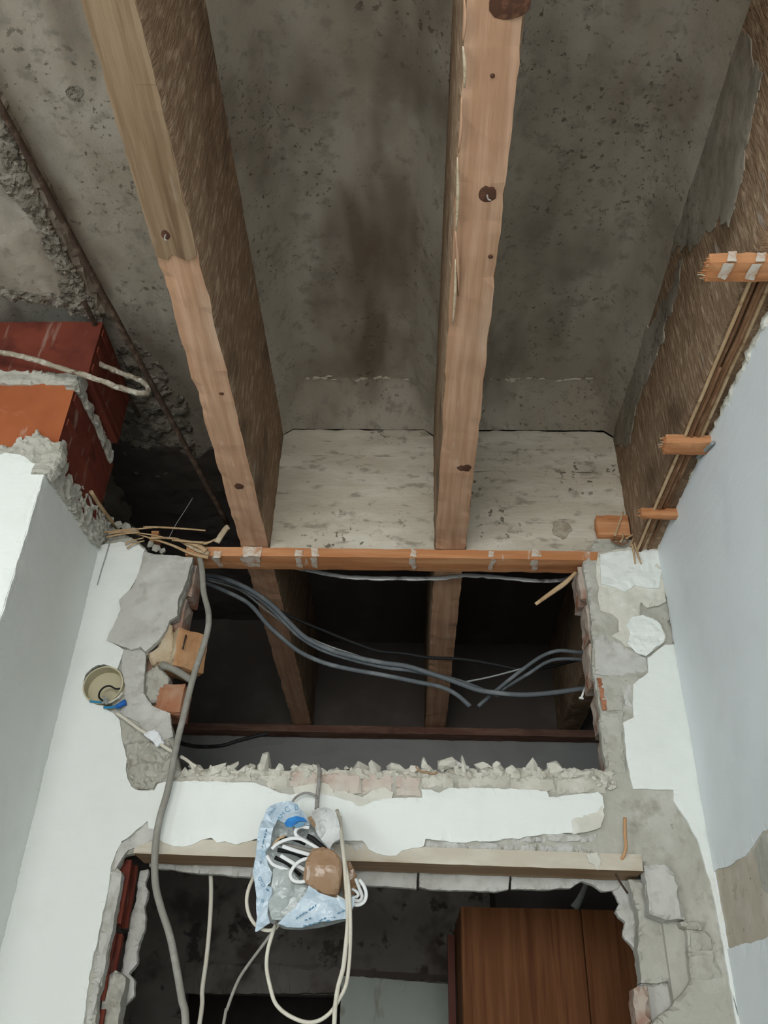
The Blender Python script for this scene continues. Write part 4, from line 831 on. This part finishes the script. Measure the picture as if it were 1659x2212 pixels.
# bundle in the transom opening
YC = 2.40
B = [('blue_grey_conduit', [(432, 1244, 2.33), (446, 1242), (483, 1249), (540, 1274), (586, 1306), (626, 1346), (661, 1378), (712, 1403), (769, 1420), (827, 1432), (878, 1439), (930, 1455), (981, 1472), (1027, 1489), (1067, 1496), (1124, 1501), (1182, 1498), (1250, 1489), (1285, 1484)], .0075, m_cabb, 'uppermost blue-grey conduit of the sagging bundle, crossing the whole transom opening'),
     ('blue_grey_conduit', [(432, 1250, 2.33), (448, 1248), (490, 1256), (517, 1266), (569, 1300), (609, 1337), (643, 1371), (689, 1400), (746, 1420), (827, 1440), (890, 1448), (953, 1462), (998, 1474), (1050, 1494), (1080, 1502)], .0075, m_cabb, 'second blue-grey conduit of the sagging bundle in the transom opening'),
     ('blue_grey_conduit', [(432, 1258, 2.33), (446, 1260), (500, 1283), (540, 1306), (575, 1346), (609, 1378), (649, 1409), (701, 1432), (758, 1446), (827, 1458), (895, 1472), (953, 1484), (987, 1501), (1016, 1526)], .007, m_cabb, 'lowest blue-grey conduit of the sagging bundle ending in mid opening'),
     ('blue_grey_conduit', [(1285, 1412), (1250, 1409), (1205, 1406), (1170, 1418), (1136, 1441), (1096, 1472), (1061, 1501), (1033, 1526)], .006, m_cabb, 'upper blue-grey conduit rising to the right jamb of the transom opening'),
     ('blue_grey_conduit', [(1285, 1428), (1250, 1424), (1205, 1424), (1176, 1433), (1142, 1455), (1090, 1486), (1066, 1500)], .0055, m_cabb, 'lower blue-grey conduit rising to the right jamb of the transom opening'),
     ('grey_lead', [(446, 1252), (520, 1276), (580, 1322), (640, 1364), (700, 1392), (770, 1416), (800, 1426)], .0035, m_greyw, 'thin grey lead lying along the conduit bundle'),
     ('grey_lead', [(1000, 1474), (1060, 1462), (1136, 1442)], .0028, m_greyw, 'thin grey lead crossing between the conduits at the right'),
     ('black_cable', [(600, 1318), (638, 1337), (701, 1363), (758, 1386), (815, 1406), (873, 1412), (930, 1421), (998, 1424), (1067, 1435), (1124, 1446), (1182, 1441), (1250, 1425), (1285, 1420)], .0055, m_cabk, 'black cable sagging across the transom opening above the grey conduits')]
for i, (nm, pl, r, mt, lb) in enumerate(B):
    cable(nm, pl, 'y', YC + .018 * i, r, mt, lb, group='cables in the transom opening', res=8, sub=5)
cable('black_cable', [(378, 1596, 2.33), (397, 1607, 2.40), (432, 1613), (477, 1611), (512, 1601), (546, 1592), (580, 1584)], 'y', 2.6, .006, m_cabk, 'black cable lying low at the left end of the transom opening', group='cables in the transom opening')
cable('clear_plastic_strip', [(640, 1226), (678, 1234), (746, 1246), (804, 1249), (873, 1250), (953, 1249), (998, 1243), (1067, 1246), (1147, 1254), (1200, 1254), (1270, 1240)], 'y', 2.36, .0075, m_film, 'twisted strip of glossy clear plastic just under the long batten', 'plastic strip', flat=.35, lump=.6)

# ================================================================== BAG OF CABLES
YG = 2.115
bag = empty('plastic_bag', at(660, 2005, 'y', YG)); tag(bag, 'pale blue printed plastic bag stuffed with white cables hanging over the doorway', 'bag')
def bz(cu, cv, ru, rv, h):
    c = at(cu, cv, 'y', YG); rx = abs(at(cu + ru, cv, 'y', YG).x - c.x); rz = abs(at(cu, cv + rv, 'y', YG).z - c.z)
    return lambda a, b: h * math.sqrt(max(0.0, 1 - ((a - c.x) / rx) ** 2 - ((b - c.z) / rz) ** 2))
full = [(596, 1738), (622, 1733), (648, 1745), (664, 1768), (690, 1800), (720, 1830), (752, 1860), (772, 1900), (776, 1930), (764, 1960), (748, 1988), (700, 1998), (650, 2008), (610, 2004), (580, 1990), (560, 1970), (556, 1900), (562, 1840), (574, 1780)]
pslab('bag_back', full, 'y', YG + .03, -1, .0015, m_bagin, bag, spacing=.01, rag=.002, relief=.006, rscale=18, seed=160, bulge=lambda a, b: -bz(660, 1870, 130, 160, .03)(a, b))
pslab('bag_flap', [(596, 1738), (612, 1734), (630, 1734), (646, 1744), (662, 1764), (671, 1790), (660, 1788), (640, 1790), (616, 1782), (600, 1774), (592, 1800), (586, 1830), (576, 1846), (580, 1870), (590, 1890), (586, 1910), (578, 1918), (588, 1922), (590, 1936), (582, 1950), (580, 1975), (584, 1996), (570, 2004), (556, 2013), (551, 2012), (556, 1985), (556, 1940), (549, 1886), (553, 1862), (557, 1820), (566, 1780), (578, 1752)],
      'y', YG - .012, -1, .002, m_bag, bag, spacing=.008, seg=.006, rag=.002, relief=.010, rscale=22, seed=162, bulge=bz(640, 1870, 150, 190, .02))
pslab('bag_pouch', [(672, 1912), (690, 1932), (720, 1944), (745, 1948), (768, 1940), (766, 1958), (750, 1988), (720, 1994), (690, 1998), (655, 2006), (620, 2004), (600, 1998), (612, 1988), (640, 1966), (660, 1938)],
      'y', YG - .028, -1, .002, m_bag, bag, spacing=.008, seg=.006, rag=.002, relief=.006, rscale=16, seed=164, bulge=bz(690, 1960, 120, 70, .03))
pslab('bag_lining', [(592, 1880), (612, 1872), (630, 1884), (648, 1905), (670, 1914), (662, 1938), (640, 1968), (612, 1990), (590, 1990), (582, 1964), (586, 1930), (590, 1905)],
      'y', YG - .012, -1, .002, m_bagin, bag, spacing=.008, seg=.006, rag=.002, relief=.008, rscale=24, seed=166, bulge=bz(620, 1930, 70, 90, .025))
pslab('crumpled_film', [(672, 1752), (690, 1746), (712, 1748), (728, 1758), (736, 1790), (738, 1815), (720, 1826), (712, 1840), (702, 1826), (690, 1812), (680, 1790), (676, 1770)],
      'y', YG + .03, -1, .002, m_bagw, bag, spacing=.006, seg=.005, rag=.003, relief=.022, rscale=26, seed=168, bulge=bz(706, 1790, 50, 60, .03))
pslab('brown_leaf', [(664, 1766), (672, 1762), (682, 1778), (698, 1792), (702, 1796), (690, 1798), (676, 1784)], 'y', YG + .005, -1, .003, m_lintelb, bag, spacing=.006, rag=.001, relief=.003, seed=169)
# printed marks on the film (blue logo and faded lettering)
def mark(pl, mat, seed, y=YG - .034, parent=bag, name='print_mark', th=.001):
    pslab(name, pl, 'y', y, -1, th, mat, parent, spacing=.01, seg=.006, rag=.0008, relief=0, seed=seed, edge=0)
mark([(614, 1778), (622, 1768), (640, 1763), (656, 1766), (664, 1774), (648, 1774), (640, 1778), (630, 1787), (618, 1786)], m_print, 170, YG - .047)
mark([(646, 1776), (660, 1776), (654, 1784), (640, 1788), (634, 1784)], m_print2, 171, YG - .047)
def letters(txt, u, v, size, rot, y, mat=m_print2):
    cu = bpy.data.curves.new('lettering', 'FONT'); cu.body = txt; cu.size = size; cu.extrude = .0004
    tmp = bpy.data.objects.new('lettering', cu); COL.objects.link(tmp)
    dg = bpy.context.evaluated_depsgraph_get(); dg.update()
    me = bpy.data.meshes.new_from_object(tmp.evaluated_get(dg))
    bpy.data.objects.remove(tmp)
    R = Matrix.Rotation(rot, 3, 'Y') @ Matrix.Rotation(math.radians(90), 3, 'X')
    c = at(u, v, 'y', y)
    Vv = [R @ w.co + c for w in me.vertices]; Ff = [tuple(p.vertices) for p in me.polygons]
    bpy.data.meshes.remove(me)
    if Vv: build('lettering', Vv, Ff, mat, bag)
letters('C', 617, 1757, .019, -.5, YG - .046); letters('B', 636, 1750, .019, -.2, YG - .046)
letters('AM', 604, 1774, .015, -.95, YG - .044); letters('OTO', 556, 1896, .011, 1.0, YG - .034); letters('o', 562, 1948, .014, .2, YG - .036)
r_ = random.Random(5)
for i, (u0, v0, u1, v1) in enumerate([(640, 1985, 680, 1958), (650, 1990, 700, 1975), (655, 2000, 730, 1984), (690, 1990, 748, 1966), (660, 1972, 690, 1950), (670, 1966, 684, 1956), (700, 1984, 740, 1978), (566, 1830, 576, 1790), (580, 1760, 596, 1745), (560, 1880, 566, 1850), (575, 1920, 585, 1928)]):
    A, Bv = at(u0, v0, 'y', YG - .058 if u0 > 630 else YG - .036), at(u1, v1, 'y', YG - .058 if u0 > 630 else YG - .036)
    n = 6
    for k in range(n):
        if r_.random() < .25: continue
        p = A.lerp(Bv, k / n); q2 = A.lerp(Bv, (k + .65) / n)
        tube('print_mark', [p, q2 + Vector((0, 0, r_.uniform(-.002, .002)))], .0014, m_print2, bag, res=5, straight=True)
# coil of cables held by brown tape
coil = empty('cable_coil', at(690, 1930, 'y', YG)); tag(coil, 'coil of white and black cables bound with brown tape inside the bag', 'cable coil')
tp = pslab('tape_band', [(676, 1838), (700, 1834), (722, 1840), (737, 1856), (740, 1880), (736, 1912), (730, 1942), (706, 1938), (682, 1926), (660, 1910), (654, 1902), (660, 1880), (668, 1856)],
           'y', YG - .035, -1, .045, m_tape, coil, spacing=.008, seg=.006, rag=.002, relief=.004, rscale=13, seed=175, bulge=bz(698, 1888, 60, 66, .032), edge=.2)
def lead(pl, r, mat, y=YG - .03, flat=.6):
    tube('lead', [at(q[0], q[1], 'y', q[2] if len(q) > 2 else y) for q in pl], r, mat, coil, res=7, sub=6, flat=flat)
lead([(587, 1834), (600, 1822), (625, 1812), (648, 1812), (672, 1824), (696, 1838)], .0042, m_cabww, YG - .04)
lead([(610, 1828), (640, 1838), (668, 1846), (690, 1852)], .0048, m_cabww)
lead([(606, 1848), (636, 1866), (660, 1880), (680, 1892)], .0048, m_cabww)
lead([(680, 1856), (662, 1855), (645, 1862), (632, 1876), (627, 1890), (634, 1902), (650, 1905), (664, 1902)], .0042, m_cabww, YG - .05)
lead([(576, 1848), (588, 1866), (605, 1874), (625, 1880)], .004, m_cabww)
lead([(668, 1788), (650, 1786), (640, 1792), (638, 1800), (644, 1808), (664, 1818)], .0042, m_cabww, YG - .035)
lead([(664, 1806), (676, 1812), (690, 1824), (704, 1836)], .006, m_cabk, YG - .04, 1)
for i, (a0, b0, a1, b1) in enumerate([(600, 1836, 676, 1862), (598, 1846, 670, 1886), (604, 1822, 690, 1842), (594, 1852, 650, 1890), (616, 1834, 684, 1858), (612, 1856, 664, 1892), (600, 1812, 660, 1822), (620, 1806, 690, 1830)]):
    lead([(a0, b0), ((a0 + a1) / 2, (b0 + b1) / 2 - 6 + 3 * (i % 3)), (a1, b1)], .005, [m_cabk, m_greyw, m_cabg][i % 3], YG - .008, 1)
lead([(590, 1826), (602, 1812), (616, 1806)], .003, m_reed, YG - .03, 1)
lead([(726, 1936), (745, 1946), (770, 1955), (786, 1948), (791, 1932), (786, 1914), (776, 1900)], .0042, m_cabww, YG - .035)
lead([(768, 1898), (776, 1918), (782, 1936), (776, 1946), (760, 1944)], .004, m_cabww, YG - .02)
lead([(760, 1920), (770, 1926), (774, 1934), (764, 1940)], .0035, m_cabww, YG - .015)
lead([(756, 1934), (766, 1938), (770, 1944)], .003, m_cabg, YG - .015)
pslab('tape_band', [(742, 1856), (756, 1862), (768, 1886), (772, 1900), (770, 1926), (756, 1940), (742, 1944), (738, 1900)], 'y', YG - .012, -1, .04, m_tape, coil, spacing=.008, rag=.002, relief=.005, rscale=30, seed=176)

# ================================================================== RUBBLE ON THE SILL
bed_ = [(392, 1674)] + [(400 + 22 * k, 1660 + 9 * n1(k, 2, 0, .9)) for k in range(43)] + [(1340, 1690), (1334, 1704), (1290, 1692)] + [(1250 - 60 * k, 1682 + (k % 3)) for k in range(14)]
pslab('crumbled_edge', bed_, 'y', DB - .003, -1, .05, m_rubble, wb, spacing=.007, seg=.006, rag=.008, relief=.010, rscale=45, seed=210, fine=.004, rfreq=40)
lab = 'small pale mortar chunk in the rubble along the transom sill'
r_ = random.Random(21)
zt0 = lambda u: 1664 + (3 if u > 1200 else 0)
def chunk(u, v, s, label=None, stretch=(1, 1, 1), y=None, seed=0, rot=True, mat=m_rubble, n=14):
    c = at(u, v, 'y', y or (DB + .012))
    o = stone('mortar_chunk', c, s, mat, None, seed=seed, stretch=stretch, rot=rot, n=n)
    tag(o, label or lab, 'rubble', 'rubble on the transom sill')
    return o
big = [(576, 1648, .020, (1.2, 1, .9)), (604, 1662, .013, (1, 1, 1)), (640, 1661, .012, (1.2, 1, .8)), (664, 1660, .014, (1.5, 1, .8)), (780, 1660, .021, (1.2, 1, .9)), (812, 1660, .019, (1, 1, 1)), (856, 1660, .016, (1.4, 1, .9)), (892, 1664, .015, (1, 1, 1)), (918, 1658, .017, (1.6, 1, .7)), (962, 1650, .02, (1.4, 1, .8)), (985, 1668, .014, (1.5, 1, .7)), (1000, 1652, .014, (1.8, 1, .5)), (1048, 1660, .018, (1.5, 1, .7)), (1078, 1672, .020, (1.2, 1, .9)), (1108, 1670, .017, (.9, 1, 1.1)), (1074, 1652, .012, (1, 1, 1)), (1200, 1664, .022, (1.2, 1, .8)), (1188, 1674, .015, (1.2, 1, .8)), (1232, 1672, .016, (.8, 1, 1.2)), (1248, 1672, .014, (.7, 1, 1.2)), (1278, 1672, .014, (1, 1, 1)), (500, 1660, .016, (1.3, 1, .8)), (530, 1664, .013, (1.4, 1, .7)), (470, 1664, .016, (1.5, 1, .8)), (420, 1662, .016, (1.3, 1, .9)), (400, 1672, .014, (1, 1, 1))]
ORD = 'first second third fourth fifth sixth seventh eighth ninth tenth eleventh twelfth thirteenth fourteenth fifteenth sixteenth seventeenth eighteenth nineteenth twentieth twenty-first twenty-second twenty-third twenty-fourth twenty-fifth twenty-sixth'.split()
big.sort()
for i, (u, v, s, st) in enumerate(big):
    chunk(u, v, s * 1.3, 'larger pale mortar chunk, %s from the left along the transom sill' % ORD[i], st, DB + .004 + .01 * (i % 2), seed=i)
for i in range(70):
    u = r_.uniform(395, 1300)
    chunk(u, r_.uniform(1656, 1684), r_.uniform(.006, .015), None, (r_.uniform(.9, 1.6), 1, r_.uniform(.6, 1)), DB - .002 + r_.uniform(0, .02), seed=200 + i)
for i in range(10):
    u = r_.uniform(1270, 1335)
    chunk(u, 1684 + r_.uniform(-10, 14) + (u - 1270) * .1, r_.uniform(.006, .011), None, (1, 1, 1), DB - .004, seed=300 + i)
# the tall pointed shard
V = [at(u, v, 'y', DB + .004) for u, v in [(1128, 1678), (1138, 1652), (1151, 1636), (1160, 1650), (1164, 1662), (1173, 1673), (1172, 1680), (1150, 1682)]]
n = len(V); cA = at(1152, 1664, 'y', DB - .010)
VV = V + [v + Vector((-.004, .03, 0)) for v in V] + [cA]
FF = [(n * 2, i, (i + 1) % n) for i in range(n)] + [(i, i + n, (i + 1) % n + n, (i + 1) % n) for i in range(n)] + [tuple(range(2 * n - 1, n - 1, -1))]
sh = build('mortar_shard', VV, [tuple(reversed(f)) for f in FF], m_rubble); tag(sh, 'tall pointed pale shard standing upright in the sill rubble', 'rubble')
tw = tube('dry_twig', [at(u, v, 'y', DB - .008) for u, v in [(898, 1656), (906, 1666), (922, 1668), (936, 1672), (944, 1668)]], .0028, m_lintelb, None, res=6); tag(tw, 'small brown twig lying in the middle of the sill rubble', 'twig')
tw = tube('splinter', [at(u, v, 'y', DB + .002) for u, v in [(980, 1644), (992, 1651), (1004, 1656), (1012, 1660)]], .006, m_lime, None, res=6, flat=.6); tag(tw, 'pale flat splinter leaning on the sill rubble', 'splinter')

# ================================================================== REBAR
p0 = at(-60, 118, 'z', ZC - .07); p1 = at(492, 1132, 'y', 2.30)
rod = tube('rebar_rod', [p0, p0.lerp(p1, .3) + Vector((0, 0, -.0)), p0.lerp(p1, .7), p1], .0085, m_rust, None, res=8, sub=10, lump=.15)
tag(rod, 'long dark rusty rod running diagonally under the concrete at the upper left', 'rebar')
p2 = at(182, 652, 'z', ZC - .075); p3 = at(300, 900, 'y', 2.16)
rod2 = tube('rebar_rod', [p2, p2.lerp(p3, .5), p3], .007, m_rust, None, res=8, sub=8, lump=.15); tag(rod2, 'short rusty rod just behind the red bricks at the upper left', 'rebar')
hkp = [(-60, 742, 1.68), (0, 760, 1.70), (60, 773, 1.71), (130, 795, 1.72), (200, 816, 1.74), (260, 838, 1.76), (305, 850, 1.78), (320, 846, 1.80), (318, 834, 1.82), (300, 820, 1.83), (262, 806, 1.83), (210, 784, 1.82), (156, 768, 1.80)]
hb = tube('rebar_hook', [at(u, v, 'y', y) for u, v, y in hkp], .0075, m_rustm, None, res=8, sub=6, lump=.5); tag(hb, 'mortar-caked steel bar bent into a hook in front of the red bricks', 'rebar')

# ================================================================== REEDS AND SPLINTERS
lab = 'dry reed stalk snapped off above the left jamb'
R = [([(310, 1139), (345, 1139), (395, 1142), (444, 1146)], .0055), ([(245, 1146), (290, 1143), (330, 1140)], .0045), ([(212, 1150), (240, 1148), (300, 1147)], .004), ([(230, 1160), (262, 1154), (302, 1150)], .0045), ([(270, 1176), (285, 1168), (310, 1162)], .004), ([(274, 1184), (290, 1174), (312, 1168)], .004), ([(372, 1166), (410, 1170), (446, 1172)], .006), ([(440, 1175), (455, 1170), (466, 1164)], .0055), ([(322, 1162), (360, 1162), (400, 1168), (448, 1176)], .005), ([(232, 1152), (270, 1150), (320, 1154), (360, 1162)], .004)]
for i, (pl, r) in enumerate(R):
    o = tube('reed_stalk', [at(u, v, 'y', 2.19 - .003 * (i % 4)) for u, v in pl], r * .72, m_reed, None, res=7, sub=4, flat=.7, rfun=lambda t: 1.0 - .35 * t)
    tag(o, lab, 'reed', 'reeds above the left jamb')
o = tube('reed_stalk', [at(u, v, 'x', XL + .012) for u, v in [(196, 1062), (214, 1090), (236, 1120), (254, 1142)]], .0065, m_reed, None, res=7); tag(o, 'thick reed stalk lying along the broken mortar edge at the left corner', 'reed')
o = tube('paper_scrap', [at(u, v, 'y', 2.215) for u, v in [(468, 1172), (478, 1156), (488, 1142), (494, 1138)]], .010, m_tan, None, res=7, flat=.5); tag(o, 'torn grey-brown scrap standing on the batten beside the left joist', 'scrap')
o = tube('thin_wire', [at(u, v, 'y', 2.20) for u, v in [(366, 1160), (378, 1136), (396, 1108), (416, 1076)]], .0011, m_greyw, None, res=5); tag(o, 'hair-thin wire sticking up above the left jamb', 'wire')
o = tube('thin_wire', [at(u, v, 'y', DW - .006) for u, v in [(238, 1166), (230, 1196), (220, 1228), (210, 1264)]], .0013, m_greyw, None, res=5); tag(o, 'hair-thin wire hanging down the white left jamb', 'wire')
o = rbox('wood_scrap', at(322, 1168, 'y', 2.25), at(344, 1146, 'y', 2.25) + Vector((0, .04, 0)), m_batten, cell=.02, amp=.002, bevel=.002); tag(o, 'small orange wood scrap behind the reeds over the left jamb', 'scrap')
for i, (u, v, s) in enumerate([(272, 1140, .018), (288, 1146, .014), (256, 1134, .016), (326, 1176, .014), (338, 1184, .016), (352, 1190, .012), (240, 1124, .014)]):
    c = at(u, v, 'y', 2.225)
    stone('mortar_crumb', c, s, m_cement, wb, seed=400 + i)
# reed mat remains on the top edge of the right wall
rs = empty('reed_lath', at(1450, 1100, 'x', XR - .01)); tag(rs, 'strip of brown reeds left along the broken top edge of the right wall', 'reed lath')
E0 = [(1372, 1160), (1404, 1124), (1426, 1092), (1446, 1056), (1476, 1000), (1506, 940), (1536, 880), (1562, 820), (1590, 765), (1620, 716), (1660, 650), (1700, 590)]
for k in range(9):
    P = []
    i0 = [0, 0, 1, 2, 0, 3, 4, 1, 5][k]; i1 = [12, 7, 12, 9, 5, 12, 12, 11, 12][k]
    for (u, v) in E0[i0:i1]:
        p = at(u, v, 'x', XR - .006)
        P.append(Vector((XR - .062 + .0050 * k + .003 * n1(u, k, 0, .1), p.y, ZJ - .010 + .005 * ((k * 2) % 3) + .004 * n1(v, k, 3, .05))))
    tube('reed', P, .0042 + .001 * (k % 3), m_reedd if k % 4 else m_reed, rs, res=6, sub=3, flat=.8)
lab = 'broken reed end sticking out of the right jamb top'
for i, pl in enumerate([[(1366, 1176), (1370, 1200), (1372, 1218)], [(1370, 1172), (1376, 1192), (1385, 1218)], [(1376, 1182), (1381, 1186), (1385, 1188)], [(1396, 1160), (1404, 1170), (1417, 1180)], [(1404, 1172), (1400, 1178), (1398, 1184)], [(1328, 1158), (1336, 1136), (1346, 1106)], [(1320, 1166), (1330, 1172), (1340, 1168)], [(1340, 1172), (1346, 1160), (1344, 1152)], [(1352, 1164), (1362, 1158), (1380, 1148)], [(1330, 1172), (1344, 1176), (1358, 1170)], [(1362, 1180), (1366, 1168), (1372, 1160)]]):
    o = tube('reed_stalk', [at(u, v, 'y', DW - .010) for u, v in pl], .0032 if i != 5 else .0045, m_reedd if i in (3, 6, 9) else m_reed, None, res=6, sub=4, rfun=lambda t: 1.1 - .4 * t)
    tag(o, lab, 'reed', 'reeds at the right jamb')
o = tube('reed_stalk', [at(u, v, 'y', DB + .02) for u, v in [(1244, 1236), (1222, 1258), (1200, 1274), (1157, 1305)]], .006, m_reed, None, res=7, flat=.7, rfun=lambda t: .8 + .5 * math.sin(t * 3)); tag(o, 'split reed dangling into the transom opening from the right jamb', 'reed')
o = tube('reed_stalk', [at(u, v, 'x', XR - .008) for u, v in [(1540, 956), (1524, 972), (1506, 988)]], .005, m_greyw, None, res=6); tag(o, 'grey reed sliver on the upper edge of the bluish right wall', 'reed')
nl = empty('white_nail', at(1256, 1508, 'y', DB + .03)); tag(nl, 'bright nail poking out of the right reveal of the transom opening', 'nail')
tube('nail_shank', [at(1263, 1486, 'y', DB + .05), at(1256, 1508, 'y', DB + .03)], .0028, m_nailw, nl, straight=True)
tube('nail_head', [at(1256, 1507, 'y', DB + .03), at(1255.4, 1510, 'y', DB + .03)], .0065, m_nailw, nl, straight=True, res=12)
o = tube('orange_twig', [at(u, v, 'y', y) for u, v, y in [(1340, 1860, DB + .0), (1348, 1846, DB - .012), (1352, 1828, DB - .018), (1350, 1800, DB - .02), (1350, 1766, DB - .02)]], .0042, m_block, None, res=7, flat=.8); tag(o, 'thin orange stick standing upright on the right end of the lintel', 'stick')
o = tube('bent_nail', [at(u, v, 'y', y) for u, v, y in [(1330, 1888, DB), (1340, 1906, DB + .01), (1356, 1930, DB + .02)]], .0025, m_rust, None, res=6); tag(o, 'rusty bent nail under the right end of the lintel', 'nail')

# ================================================================== WARDROBE IN THE REAR ROOM
YWd = 2.95
wx0 = at(995, 1965, 'y', YWd).x; wxm = at(1256, 1990, 'y', YWd).x; wzt = at(1100, 1960, 'y', YWd).z
wa = empty('wardrobe', ((wx0 + wxm) / 2, YWd, 0)); tag(wa, 'tall brown wooden wardrobe in the dark room behind the doorway', 'wardrobe')
rbox('carcass', (wx0, YWd + .02, 0), (wxm + .55, YWd + .5, wzt - .004), m_ward, wa, cell=.4)
d1 = rbox('wardrobe_door', (wx0, YWd, .06), (wxm - .002, YWd + .019, wzt), m_ward, wa, cell=.3, bevel=.002)
d2 = rbox('wardrobe_door', (wxm + .002, YWd, .06), (wxm + .55, YWd + .019, wzt), m_ward, wa, cell=.3, bevel=.002)
rbox('plinth', (wx0 + .01, YWd + .03, 0), (wxm + .54, YWd + .4, .06), m_wardd, wa, cell=.4)
tube('handle', [Vector((wxm - .04, YWd - .02, 1.0)), Vector((wxm - .04, YWd - .02, 1.12))], .006, m_steel, d1, straight=True)
bx0 = at(966, 2020, 'y', YWd + .3).x; bzt = at(966, 2018, 'y', YWd + .3).z
o = rbox('dark_board', (bx0, YWd + .3, 0), (wx0 - .004, YWd + .33, bzt), m_wardd, cell=.2, bevel=.002); tag(o, 'narrow dark red board standing behind the left edge of the wardrobe', 'board')
pv = [at(u, v, 'y', YWd + .1) for u, v in [(1272, 1892), (1262, 1920), (1250, 1946), (1240, 1962)]]
o = tube('plastic_scrap', pv, .012, m_bagin, None, res=6, flat=.25, rfun=lambda t: .5 + .8 * t); tag(o, 'grey plastic scrap hanging above the wardrobe', 'scrap')
